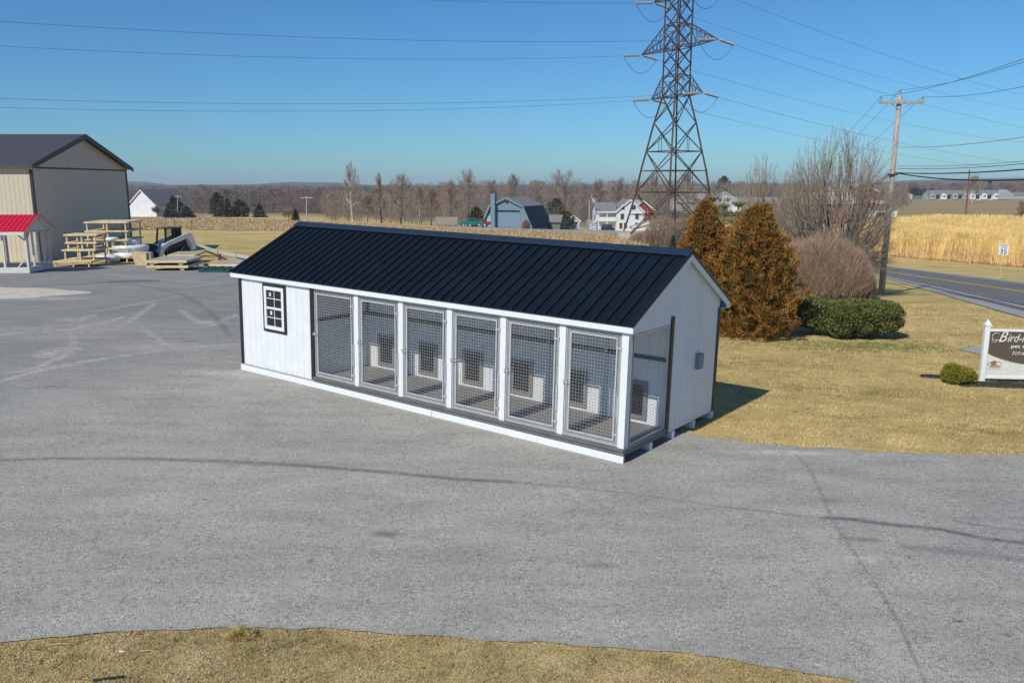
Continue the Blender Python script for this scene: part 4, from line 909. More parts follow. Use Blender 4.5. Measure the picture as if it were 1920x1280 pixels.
# ================================================================== buildings beyond the fields
roof_grey = mat('grey_shingle', (.20, .20, .20), .85, var=.08, scale=2); roof_lt = mat('light_grey_shingle', (.33, .33, .32), .85, var=.06, scale=2)
blue_w = grooved('pale_blue_siding', (.15, .235, .275), 2, .25, .03, .01, dark=.08); blue_dk = mat('navy_shingle', (.012, .02, .03), .5, spec=.2); wsid = grooved('white_lap_siding', (.72, .73, .74), 2, .2, .03, .01, dark=.08)
brick = mat('red_brick', (.36, .10, .065), .9, var=.15, scale=3); barn_white = mat('barn_white', (.74, .76, .79), .7, var=.05, scale=.5); win_m = mat('dark_glass', (.05, .055, .065), .2)
def house(px, pyb, Y, w_, d_, he_, hr__, wall, roof, label, cat, name, rz=0, gable_front=True, wins=(), grp=None, ovh=.35, lift=0):
    """gabled building; local x = width seen from the front, y = depth"""
    b = g(px, pyb) if Y is None else on(at(px, pyb, Y).x, Y)
    b = Vector((b.x, b.y, (at(px, pyb, Y).z if Y else b.z) + lift*0))
    o = thing(name, b, label, cat, grp, rz); hw_ = w_/2
    if gable_front:
        MB().prism([(-hw_, -1), (hw_, -1), (hw_, he_), (0, hr__), (-hw_, he_)], 1, 0, d_).build('wall', wall, o)
        s = (hr__-he_)/hw_
        for sg in (-1, 1):
            MB().prism([(sg*(hw_+ovh), he_-ovh*s+.05), (0, hr__+.05), (0, hr__+.28), (sg*(hw_+ovh), he_-ovh*s+.28)], 1, -ovh, d_+ovh).build('roof', roof, o)
            MB().prism([(sg*(hw_+ovh), he_-ovh*s-.1), (0, hr__-.1), (0, hr__+.3), (sg*(hw_+ovh), he_-ovh*s+.3)], 1, -ovh-.06, -ovh-.002).build('rake_board', barn_white if wall is not blue_w else blue_w, o)
    else:
        MB().prism([(0, -1), (d_, -1), (d_, he_), (d_/2, hr__), (0, he_)], 0, -hw_, hw_).build('wall', wall, o)
        s = (hr__-he_)/(d_/2)
        for y0, y1 in ((-ovh, d_/2), (d_+ovh, d_/2)):
            MB().prism([(y0, he_-ovh*s+.05), (y1, hr__+.05), (y1, hr__+.28), (y0, he_-ovh*s+.28)], 0, -hw_-ovh, hw_+ovh).build('roof', roof, o)
    for (x, z, ww, wh) in wins:
        f = MB().box(x-ww/2-.12, x+ww/2+.12, -.06, -.002, z-.12, z+wh+.12).build('window', barn_white if wall is not barn_white else roof_lt, o)
        MB().box(x-ww/2, x+ww/2, -.09, -.061, z, z+wh).build('pane', win_m, f)
    return o
# gambrel garage
gy = 165.; s = gy/F
b = on(at(950, 423, gy).x, gy); b.z = at(950, 424, gy).z
GG = thing('gambrel_garage', b, 'pale blue gambrel-roofed garage with a navy roof and wide door', 'garage', rz=R_(-24))
hwB, hwM, zM, zT, dG = 5.15, 3.5, 3.7, 5.35, 9.5
gp_ = [(-hwB, -1.2), (hwB, -1.2), (hwB, .2), (hwM, zM), (0, zT), (-hwM, zM), (-hwB, .2)]
MB().prism(gp_, 1, 0, dG).build('wall', blue_w, GG)
for sg in (-1, 1):
    MB().prism([(sg*(hwM+.02), zM+.02), (sg*(hwB+.35), -.35), (sg*(hwB+.6), -.30), (sg*(hwM+.25), zM+.22)], 1, -.4, dG+.4).build('lower_roof', blue_dk, GG)
    MB().prism([(sg*(hwM+.25), zM+.0), (0, zT+.05), (0, zT+.3), (sg*(hwM+.26), zM+.24)], 1, -.4, dG+.4).build('upper_roof', roof_grey, GG)
    MB().prism([(sg*(hwM+.27), zM-.1), (0, zT-.05), (0, zT+.33), (sg*(hwM+.28), zM+.26)], 1, -.5, -.402).build('rake_board', blue_w, GG)
    MB().prism([(sg*(hwM-.02), zM-.1), (sg*(hwB+.30), -.38), (sg*(hwB+.62), -.30), (sg*(hwM+.28), zM+.26)], 1, -.5, -.403).build('rake_board', blue_w, GG)
MB().box(-1.9, 2.9, -.06, -.002, -.1, 2.9).build('garage_door', mat('garage_door_paint', (.17, .245, .31), .5, var=.02), GG)
MB().box(-2.1, 2.8, -.25, -.061, 2.9, 3.1).build('door_track', blue_dk, GG)
MB().box(-3.0, -2.15, -1.0, -.003, -.3, 6.3).build('chimney', blue_w, GG)
MB().box(-4.3, -3.5, -.06, -.002, -.1, 2.0).build('side_door', mat('pale_door', (.34, .44, .48), .5), GG)
sk = MB().add([(4.83+.14, 3.2, 1.85), (5.20+.16, 3.2, 1.0), (5.20+.16, 6.2, 1.0), (4.83+.14, 6.2, 1.85), (4.7, 3.2, 1.8), (5.07, 3.2, .95), (5.07, 6.2, .95), (4.7, 6.2, 1.8)], [(0, 1, 2, 3), (4, 7, 6, 5), (0, 4, 5, 1), (1, 5, 6, 2), (2, 6, 7, 3), (3, 7, 4, 0)]).build('skylight', mat('pale_skylight', (.5, .55, .62), .4), GG); sk.location = (-.27, 0, -.08)
MB().lathe([(.05, 0), (.22, .05), (.22, .2), (.05, .25)], 10, (.1, -.2, 4.6)).build('lamp', blue_dk, GG)
# white farmhouse
hy_ = 218.; HS = house(1180, 435, hy_, 7.2, 9.5, 5.3, 8.2, wsid, roof_grey, 'white farmhouse with grey roof and two-storey porch near the pylon foot', 'house', 'farmhouse', R_(4), True,
    [(-1.9, 6.1-.3, .9, 1.1), (1.0, 5.8, .9, 1.1), (-2.0, 3.3, .9, 1.5), (1.9, 3.3, .9, 1.5), (-2.3, .9, .8, 1.5), (-1.1, .9, .8, 1.5), (1.9, .9, .9, 1.5)])
MB().prism([(1.5, -.5), (7.5, -.5), (7.5, 5.4), (4.5, 7.3), (1.5, 5.4)], 0, -8.6, -3.61).build('wing', wsid, HS)
for y0, y1 in ((1.1, 4.5), (7.9, 4.5)): MB().prism([(y0, 5.2), (y1, 7.35), (y1, 7.6), (y0, 5.45)], 0, -8.9, -3.0 if y0 > 2 else -3.2).build('wing_roof', roof_grey, HS)
MB().box(-8.4, -3.62, -.2, 1.49, 2.75, 3.05).build('porch_floor', wsid, HS); MB().box(-8.6, -3.62, -.4, 1.49, 5.0, 5.3).build('porch_roof', barn_white, HS)
for x in (-8.35, -6.1): MB().box(x, x+.22, -.15, .08, 0, 2.74).build('porch_post', barn_white, HS); MB().box(x, x+.22, -.15, .08, 3.06, 4.99).build('porch_post', barn_white, HS)
MB().box(-8.3, -3.64, -.12, -.02, 3.06, 3.9).build('porch_rail', barn_white, HS); MB().box(-10.6, -8.61, 1, 5, -.5, 3.0).build('lean_to', wsid, HS)
MB().box(.2, 1.1, 4, 4.9, 7.4, 9.2).build('chimney', brick, HS)
house(1204, 431, 238., 6.6, 9, 5.6, 8.1, brick, roof_lt, 'red brick house with pale roof right of the white farmhouse', 'house', 'brick_house', R_(8), True, [(1.0, 3.4, .8, 1.6), (2.0, 1.0, .8, 1.5)])
house(1218, 442, 214., 8.6, 5, 2.1, 3.2, wsid, roof_lt, 'low white shed behind the pylon legs', 'shed', 'low_shed', R_(3), True)
house(268, 407, 262., 9.5, 20, 3.6, 8.2, barn_white, roof_grey, 'white gabled barn with long grey roof beside the taupe barn', 'barn', 'white_barn', R_(-9), True)
o = house(837, 430, 158., 3.6, 3, .9, 2.0, mat('tan_shed_wall', (.42, .36, .28), .8), mat('tan_shed_roof', (.26, .22, .17), .9), 'small tan garden shed left of the parked green car', 'shed', 'garden_shed', R_(0), False)
MB().box(.4, .9, -.06, -.01, 0, .85).build('door', dk, o)
o = house(1076, 427, 205., 2.7, 2.5, 1.7, 2.7, wsid, barn_white, 'tiny white playhouse left of the farmhouse', 'playhouse', 'playhouse', 0, True, [(-.6, .8, .6, .7), (.6, .8, .6, .7)])
house(1030, 424, 172., 4.4, 4, .9, 2.0, mat('olive_wall', (.16, .17, .13), .8), roof_grey, 'low olive shed right of the gambrel garage', 'shed', 'olive_shed', R_(-10), False)
# far houses behind the pylon and the cedars
far = [(1116, 375, 300, 2.4, 1.2, 2.7, 'white', 'steep white gable poking out of the woods left of the pylon'), (1318, 385, 330, 9, 2.2, 4.8, 'cream', 'cream house with pale roof between the pylon and the young pines'), (1358, 382, 340, 7, 2.6, 4.6, 'white', 'white house right behind the young pine tips'), (1290, 390, 300, 9, 2, 3.8, 'grey', 'low grey house behind the left cedar top'), (1395, 392, 290, 8, 2.2, 3.8, 'white', 'long white house between the two cedar tops'), (1440, 398, 300, 16, 3, 5, 'brick', 'long brick house behind the small bare tree')]
cream_w = mat('cream_wall', (.55, .46, .33), .8); gw = mat('grey_wall', (.38, .39, .40), .8)
for (px, py, Y, w_, he_, hr__, c, lb_) in far:
    house(px, py, float(Y), w_, 8, he_, hr__, {'white': barn_white, 'cream': cream_w, 'grey': gw, 'brick': brick}[c], roof_lt, lb_, 'house', 'village_house', R_(rr(-14, 14)), w_ < 8, [(-w_*.25, 1, 1.2, 1.2), (w_*.2, 1, 1.2, 1.2)], 'houses behind the cedars', lift=1.0)
# brick hall behind the big bare tree
house(1580, 409, 215., 24, 12, 3.6, 4.2, brick, mat('cream_flat_roof', (.55, .48, .38), .8), 'long low red brick hall behind the big bare tree', 'hall', 'brick_hall', R_(2), False, [(7.5, 1.0, 3.2, 1.2), (-4, 1, 3, 1.2)], lift=.2)
house(1612, 394, 260., 11, 16, 5.6, 8.2, brick, roof_lt, 'taller red brick gabled hall behind the long low one', 'hall', 'brick_gable_hall', R_(6), True, lift=.5)
house(1545, 392, 250., 19, 12, 2.2, 4.6, cream_w, mat('cream_roof', (.60, .50, .38), .8), 'broad cream-roofed hall seen through the bare branches', 'hall', 'cream_hall', R_(3), False)
o = tag(MB().bevbox(-5, 5, -.1, .1, -.2, 1.7, .02).build('green_screen', mat('bright_green_tarp', (.03, .28, .15), .6)), 'bright green tarp fence below the long brick hall', 'tarp fence'); q = g(1612, 411); o.location = q + Vector((0, -1, 0))
o = thing('farm_shed', on(at(1658, 400, 205.).x, 205.), 'white open farm shed left of the dark round tank', 'shed')
MB().box(-2.6, 3.2, 0, 4, 3.0, 3.3).build('roof', barn_white, o); MB().box(-2.4, -1.9, 0, 4, -.5, 2.99).build('wall', barn_white, o); MB().box(1.2, 3.1, 0, 4, -.5, 2.99).build('wall', barn_white, o); MB().box(-1.89, 1.19, 3.7, 4, -.5, 2.99).build('back_wall', dk, o)
q = on(at(1673, 404, 190.).x, 190.); o = thing('round_tank', q, 'dark round tank at the field edge right of the utility pole', 'tank'); MB().lathe([(1.0, -.6), (1.15, 0), (1.2, 1.4), (.9, 1.9), (.3, 2.1)], 16).build('tank_body', mat('dark_purple_tank', (.10, .085, .10), .6), o, smooth=True); MB().lathe([(.25, 2.1), (.25, 2.25), (.05, 2.3)], 10).build('lid', dk, o)
mb = MB()
for k in range(60):
    x = rr(-13, 13); zz = rr(.2, .8)*(1 if abs(x) < 9 else .5); M = Matrix.Translation((x, rr(-1, 1), 0)) @ Matrix.Rotation(rr(0, 3), 4, 'Z'); mb.box(-rr(.2, .9), rr(.2, .9), -.3, .3, -.4, zz, M)
o = tag(mb.build('scrap_heap', dk), 'low dark heap of scrap and machinery along the brown field edge', 'scrap heap', kind='stuff'); o.location = on(at(1712, 405, 185.).x, 185.)
q = at(1692, 405, 183.); o = tag(MB().lathe([(.5, -.3), (.7, .2), (.6, .8), (.2, 1.0)], 12).build('white_drum', barn_white, smooth=True), 'small pale drum before the scrap heap', 'drum'); o.location = on(q.x, q.y)
# terrace row on the horizon
ty = 560.; rows = [(1742, 1815, 'light grey', gw, 'left pale grey terrace block on the horizon', 7), (1816, 1893, 'white', barn_white, 'right white terrace block with gables on the horizon', 7)]
for (xa, xb_, c, m_, lb_, n) in rows:
    ym = ty; pa = at(xa, 371, ym); pb = at(xb_, 371, ym); b = on((pa.x+pb.x)/2, ym); b.z = pa.z; ww = pb.x-pa.x
    o = thing('terrace_block', b, lb_, 'terrace houses', 'terrace blocks on the horizon')
    MB().prism([(0, -2), (9, -2), (9, 2.2), (4.5, 4.6), (0, 2.2)], 0, -ww/2, ww/2).build('wall', m_, o)
    for y0 in (-.6, 9.6): MB().prism([(y0, 2.0), (4.5, 4.7), (4.5, 5.0), (y0, 2.3)], 0, -ww/2-.4, ww/2+.4).build('roof', roof_grey, o)
    for k in range(n):
        x = -ww/2 + ww*(k+.5)/n
        if k % 2: MB().box(x-1.3, x+1.3, -.3, -.01, -.5, 1.7).build('doorway', dk, o)
        else:
            MB().prism([(x-1.8, -1), (x+1.8, -1), (x+1.8, 1.9), (x, 3.0), (x-1.8, 1.9)], 1, -1.6, 2.2).build('porch_gable', barn_white if (c == 'white' or k in (2,)) else m_, o)
            MB().box(x-.8, x+.8, -1.66, -1.61, .6, 1.5).build('window', win_m, o)
    if c == 'white': MB().prism([(ww/2-9, -1), (ww/2+.5, -1), (ww/2+.5, 2.3), (ww/2-4.2, 5.4), (ww/2-9, 2.3)], 1, -3, 6).build('end_gable', gw, o)
house(1700, 371, 565., 7, 8, 1.8, 3.4, barn_white, barn_white, 'little white barn at the far edge of the brown field', 'barn', 'little_barn', R_(-10), True)
q0, q1 = at(1672, 370, 575.), at(1742, 370, 575.); o = tag(MB().box(q0.x, q1.x, 575, 575.4, q0.z-2, q0.z+1.0).build('green_fence', mat('green_windbreak', (.10, .22, .18), .8)), 'long green windbreak fence beside the little white barn', 'fence')
house(1905, 371, 585., 24, 10, 1.8, 3.6, gw, roof_grey, 'low grey barn right of the terrace blocks', 'barn', 'grey_barn', 0, False)
# ================================================================== vehicles
def car(px, py, Y, rz, body, label, suv=False, name='parked_car', cat='car'):
    b = on(at(px, py, Y).x, Y, .15); b.z = max(b.z, at(px, py, Y).z); o = thing(name, b, label, cat, None, rz)
    L = 4.5; hw_ = .9; tyre = tyre_m
    side = [(-2.2, .35), (-2.25, .75), (-2.0, .95), (-1.3, 1.0), (.9, .98), (2.0, .85), (2.25, .6), (2.2, .35)] if not suv else [(-2.2, .45), (-2.25, 1.1), (-2.1, 1.15), (1.0, 1.15), (2.1, 1.05), (2.25, .7), (2.2, .45)]
    roofp = [(-1.6, 1.0), (-1.0, 1.38), (.1, 1.42), (1.0, .985)] if not suv else [(-2.15, 1.15), (-2.0, 1.85), (.5, 1.88), (1.15, 1.15)]
    MB().prism(side, 1, -hw_, hw_).build('body', body, o)
    MB().prism(roofp, 1, -hw_*.82, hw_*.82).build('cabin', win_m, o)
    zt = roofp[1][1]; MB().box(roofp[1][0]-.05, roofp[2][0]+.05, -hw_*.8, hw_*.8, zt+.0, zt+.06).build('roof', body, o)
    for x in (-1.4, 1.4):
        for s in (-1, 1):
            w_ = MB().tube([(x, s*.72, .33), (x, s*.93, .33)], .33, 14).build('wheel', tyre, o); MB().tube([(x, s*.931, .33), (x, s*.94, .33)], .2, 10).build('rim', galv, w_)
    for s in (-1, 1): MB().box(2.16, 2.27, s*.65-.18, s*.65+.18, .55, .72).build('headlight', galv, o)
    return o
car(883, 430.5, 150., R_(186), mat('green_car_paint', (.01, .20, .15), .3), 'green sports car parked left of the gambrel garage')
car(897, 428.5, 158., R_(170), mat('red_car_paint', (.35, .02, .03), .3), 'red car parked behind the green one')
car(1140, 437, 208., R_(-70), mat('dark_blue_paint', (.02, .03, .045), .3), 'dark off-road vehicle parked at the farmhouse porch', True, 'parked_suv', 'suv')
q = g(1171, 449); q = on(q.x, q.y); o = thing('utility_box', q, 'pale green utility box before the pylon foot', 'utility box'); s = q.y/F
MB().bevbox(-11*s, 11*s, 0, 20*s, 0, 14*s, .04).build('cabinet', mat('pale_green_cabinet', (.48, .50, .44), .6), o); MB().box(-11.6*s, 11.6*s, -.05, 20.6*s, 14*s+.002, 14.8*s).build('lid', mat('pale_green_lid', (.52, .54, .48), .6), o)
# ================================================================== vegetation
def unit(v): return v / (np.linalg.norm(v, axis=-1, keepdims=True) + 1e-9)
def blades(base, dirv, length, width, side=None):
    """thin triangles from base points along directions"""
    n = len(base); rv = RNG.normal(size=(n, 3)) if side is None else side; s = unit(np.cross(dirv, rv)) * (width/2)[:, None]
    return np.stack([base - s, base + s, base + dirv*length[:, None]], 1)
def kites(base, dirv, length, width):
    n = len(base); s = unit(np.cross(dirv, RNG.normal(size=(n, 3)))) * (width/2)[:, None]; m = base + dirv*(length*.45)[:, None]
    return np.stack([base, m - s, base + dirv*length[:, None], m + s], 1)
def grow(mb, tw, p, d, L, r, dep, up, ang, fal, nb, rmin=.006, wander=.12):
    pts = [p]; dd = d.copy(); ns = 4 if dep > 1 else 3
    for i in range(ns):
        dd = (dd + Vector((rr(-1, 1), rr(-1, 1), rr(-1, 1)))*wander + Vector((0, 0, up))).normalized(); pts.append(pts[-1] + dd*L/ns)
    r1 = max(r*.45, rmin); mb.tube(pts, r, 6 if r > .06 else (4 if r > .02 else 3), r1=r1, cap=False)
    if dep <= 0: return
    for k in range(nb):
        t = .25 + .75*(k + rr(.1, .9))/nb; i = min(int(t*ns), ns-1); q = pts[i].lerp(pts[i+1], t*ns - i); dl = (pts[i+1]-pts[i]).normalized()
        ax = dl.cross(Vector((rr(-1, 1), rr(-1, 1), rr(-1, 1)))).normalized(); nd = Quaternion(ax, R_(rr(ang*.6, ang*1.3))) @ dl
        grow(mb, tw, q, nd, L*rr(fal*.8, fal*1.15)*(1.15-.4*t), max(r*(.62-.25*t), rmin), dep-1, up, ang, fal, nb, rmin, wander)
def bare_tree(loc, h, wid, label, kind='grey', stems=1, dep=4, nb=5, rmin=.01, up=.10, ang=38, name='bare_tree', grp=None, twn=1500, twl=.6, tww=.02, cat='tree', r0=None, trunk_frac=.3, fan=12, seed=None):
    if seed is not None: random.seed(seed)
    o = thing(name, loc, label, cat, grp); bm_ = {'grey': bark_m, 'dark': bark_dark, 'pale': bark_pale}[kind if kind in ('grey', 'dark', 'pale') else 'dark']
    mt = MB(); mc = MB(); r0 = r0 or h*.022
    L1 = h*.42
    if stems == 1:
        top = Vector((rr(-.03, .03)*h, 0, h*trunk_frac)); mid = [Vector((0, 0, -.3)), top*.5 + Vector((rr(-.02, .02)*h, 0, 0)), top, Vector((top.x*1.4, 0, h*.62)), Vector((top.x*1.6+rr(-.03, .03)*h, 0, h*.92))]
        mt.tube(mid, [r0*1.2, r0, r0*.8, r0*.5, r0*.12], 7, cap=False)
        for k in range(11):
            t = k/10; z = h*(trunk_frac + (.92-trunk_frac)*t*.9); a = k*2.4 + rr(0, .8); x = np.interp(z, [q.z for q in mid], [q.x for q in mid])
            el = R_(rr(35, 55) + 20*t); dv = Vector((math.cos(a)*math.cos(el), math.sin(a)*math.cos(el), math.sin(el)))
            grow(mc, None, Vector((x, 0, z)), dv, wid*.5*(1.25-.75*abs(t-.25)*1.1)*rr(.85, 1.1), r0*.42*(1-.6*t), dep-2, up, ang, .55, nb, rmin)
    else:
        for k in range(stems):
            a = k*2.399 + rr(-.3, .3); tl = R_(fan)*math.sqrt((k+.5)/stems); dv = Vector((math.cos(a)*math.sin(tl), math.sin(a)*math.sin(tl), math.cos(tl)))
            st_ = Vector((dv.x*.5, dv.y*.5, -.1)); e = st_ + dv*h*trunk_frac*rr(.7, 1.25); mc.tube([st_, st_.lerp(e, .5)+Vector((rr(-.05, .05), rr(-.05, .05), 0)), e], [r0, r0*.85, r0*.7], 6, cap=False)
            grow(mc, None, e, (dv+Vector((0, 0, .15))).normalized(), h*(.98-trunk_frac)*rr(.62, .97)*(1.0-.25*(k/stems)), r0*.65, dep-1, up, ang, .50, nb, rmin, .07)
    C_ = mc
    if C_.v:      # fit the crown into a rounded envelope of the measured height and width
        V = np.array(C_.v); z0c = h*trunk_frac*.6; zz = V[:, 2]; top_ = np.percentile(zz, 99.7); V[:, 2] = np.where(zz > z0c, z0c + (zz-z0c)*(h-z0c)/(top_-z0c), zz)
        rad_ = np.hypot(V[:, 0], V[:, 1]); k_r = (wid*.5)/max(np.percentile(rad_, 98.5), .1); wgt = np.clip((V[:, 2]-z0c)/(h*.25), 0, 1); V[:, :2] *= (1 + (k_r-1)*wgt)[:, None]
        cz_ = h*.50; e_ = np.sqrt((V[:, 0]/(wid*.54))**2 + (V[:, 1]/(wid*.54))**2 + (np.maximum(V[:, 2]-cz_, 0)/(h*.52))**2); f_ = np.where(e_ > .8, (.8 + (e_-.8)*.45)/np.maximum(e_, 1e-6), 1)
        V[:, :2] *= f_[:, None]; V[:, 2] = np.where(V[:, 2] > cz_, cz_ + (V[:, 2]-cz_)*f_, V[:, 2]); C_.v = [tuple(q) for q in V]
    if stems > 1: mt = MB(); mt.v = []; mt.f = []; [mt.tube([(math.cos(q)*.12, math.sin(q)*.12, -.2), (math.cos(q)*.10, math.sin(q)*.10, h*.05)], r0*1.3, 6, cap=False) for q in (0, 2.1, 4.2)]
    mt.build('trunk', bm_, o)
    if C_.v: C_.build('crown', {'bud': bud_m, 'pale': bark_pale, 'grey': bark_m}.get(kind, bark_dark if kind == 'dark' else bark_m), o)
    # fine twigs around the branch ends
    V = np.array(C_.v) if C_.v else np.zeros((1, 3)); V = V[V[:, 2] > h*trunk_frac*.9]
    if len(V) and twn:
        b = V[RNG.integers(0, len(V), twn)]; ctr = np.array([0, 0, h*.45]); d = unit(unit(b-ctr)*.9 + np.array([0, 0, .5]) + RNG.normal(size=b.shape)*.45); b = b + (ctr - b)*RNG.uniform(-.05, .35, (twn, 1))*(.5 if stems > 1 else 1)
        T = blades(b, d, RNG.uniform(.4, 1, twn)*twl, np.full(twn, tww)); tri_mesh('twigs', T, RNG.random(twn), bud_m if kind == 'bud' else twig_m, o)
    return o
# --- the bare trees by the road: limbs fan out from the base to a rounded crown
twig_near = mat('grey_brown_twigs', (.27, .225, .18), .9, var=.2, attr=(.17, .13, .10))
def fan_tree(loc, h, wid, label, seed, nl=11, n2=7, n3=7, cz=.42, r0=.10, low=-8):
    r = np.random.default_rng(seed); o = thing('bare_tree', loc, label, 'tree'); lim = MB(); br = MB(); base = np.array([0, 0, .06*h]); c = np.array([0, 0, cz*h]); ax = np.array([wid/2, wid/2, h*(1-cz)])
    def shell(a, el): d = np.array([math.cos(a)*math.cos(el), math.sin(a)*math.cos(el), math.sin(el)]); return c + d*ax*r.uniform(.90, 1.03)
    def path(p, q, ra, rb, n, lift, sides, mb):
        p = np.array(p); q = np.array(q); L = np.linalg.norm(q-p); m = (p+q)/2 + np.array([0, 0, 1])*L*lift*-1 + r.normal(0, .025, 3)*L; pts = [Vector((1-t)**2*p + 2*t*(1-t)*m + t*t*q) for t in np.linspace(0, 1, n)]
        mb.tube(pts, ra, sides, r1=rb, cap=False); return pts
    tips = []
    for k in range(nl):
        a = k*2.399 + r.uniform(-.3, .3); el = math.asin(min(.98, max(-.05, (k+.5)/nl*1.0))); S = shell(a, el*.95 + R_(low)); st = base*0 + np.array([math.cos(a), math.sin(a), 0])*.16*(1+.6*r.random()); st[2] = -.15
        main = path(st, base + (S-base)*r.uniform(.48, .62), r0*r.uniform(.8, 1.15), r0*.42, 8, .02, 6, lim)
        for j in range(n2):
            a2 = a + r.normal(0, .42); el2 = el + R_(low) + r.normal(0, .30); S2 = shell(a2, max(el2, R_(-18))); t = r.uniform(.35, 1); q = main[min(7, int(t*7))]
            sec = path(q, np.array(q) + (S2-np.array(q))*r.uniform(.55, .75), r0*.34, r0*.15, 6, .05, 4, br)
            for l in range(n3):
                a3 = a2 + r.normal(0, .22); el3 = el2 + r.normal(0, .17); S3 = shell(a3, max(el3, R_(-22))); t = r.uniform(.2, 1); q3 = sec[min(5, int(t*5))]; S3 = np.array(q3) + (S3-np.array(q3))*r.uniform(.6, 1.0)
                ter = path(q3, S3, r0*.13, .007, 4, .04, 3, br); tips.append((ter, S3-np.array(q3)))
    lim.build('trunk', bark_m, o); br.build('branches', twig_near, o); B_ = []; D_2 = []; Ls = []
    for ter, d in tips:
        for q in range(12):
            t = r.uniform(.15, 1); k = min(2, int(t*3)); p = np.array(ter[k].lerp(ter[k+1], t*3-k)); B_.append(p); D_2.append(unit(unit(d) + r.normal(0, .33, 3))); Ls.append(r.uniform(.18, .55))
    T = blades(np.array(B_), np.array(D_2), np.array(Ls), np.full(len(B_), .015)); tri_mesh('twigs', T, r.random(len(T)), twig_near, o); return o
b = on(at(1558, 500, 43.).x, 43.); h = at(1558, 236, 43.).z - b.z
fan_tree(b, h*1.02, 6.8, 'big many-stemmed bare tree left of the wooden utility pole', 21, 14, 8, 8)
b = on(at(1426, 500, 50.).x, 50.); h = at(1426, 280, 50.).z - b.z
fan_tree(b, h, 3.5, 'smaller bare tree between the right cedar and the big bare tree', 8, 8, 6, 6, cz=.55, r0=.07)
b = on(at(1492, 480, 47.).x, 47.); h = at(1492, 322, 47.).z - b.z
fan_tree(b, h, 3.4, 'low spreading bare tree tangled under the left side of the big bare tree', 9, 8, 6, 6, cz=.4, r0=.06)
# --- bare shrub with upright stems
def twig_shrub(loc, rx, ry, h, n, label, name='bare_shrub', m=None, ww=.016, seed=3, low=.0):
    r = np.random.default_rng(seed); o = thing(name, loc, label, 'shrub'); m = m or twig_m
    a = r.uniform(0, 2*np.pi, n); q = np.sqrt(r.random(n)); bx = np.cos(a)*q*rx; by = np.sin(a)*q*ry
    hh = h*np.sqrt(np.clip(1 - (q*.93)**2.6, .05, 1))*(1+r.normal(0, .06, n)) * (1 + .10*np.sin(bx*2.7+1)*np.cos(by*3))
    z = low*h + hh*np.clip(r.random(n)**.62, 0, .86) - .05; d = unit(np.stack([bx/rx*.45, by/ry*.45, np.ones(n)], -1) + r.normal(0, .28, (n, 3)))
    T = blades(np.stack([bx, by, z], -1), d, np.minimum(r.uniform(.25, .75, n), np.maximum(hh - z, .18)), np.full(n, ww)*r.uniform(.5, 1.3, n)); tri_mesh('twigs', T, r.random(n), m, o)
    mb = MB()
    for k in range(130):
        a_ = rr(0, 6.28); q_ = math.sqrt(rnd())*.85; p = Vector((math.cos(a_)*q_*rx, math.sin(a_)*q_*ry, -.1)); e = p*1.1 + Vector((rr(-.2, .2), rr(-.2, .2), h*math.sqrt(max(.1, 1-q_**2))*.85)); mb.tube([p, p.lerp(e, .5), e], .013, 4, r1=.005)
    mb.build('stems', bark_dark, o); return o
shrub_tw = mat('pinkish_brown_twigs', (.55, .38, .27), .9, var=.2, scale=1, attr=(.26, .18, .125))
b = g(1562, 566); hh_ = at(1562, 440, b.y+1.2).z - b.z
twig_shrub(b + Vector((-.1, 1.7, 0)), 2.45, 1.7, hh_, 30000, 'broad bare reddish-brown shrub behind the clipped green hedge', m=shrub_tw, ww=.011)
b = on(at(1606, 520, 41.).x, 41.); twig_shrub(b, .9, 1.0, 2.0, 4000, 'low thin bare shrub just left of the wooden utility pole foot', m=twig_near, seed=5)
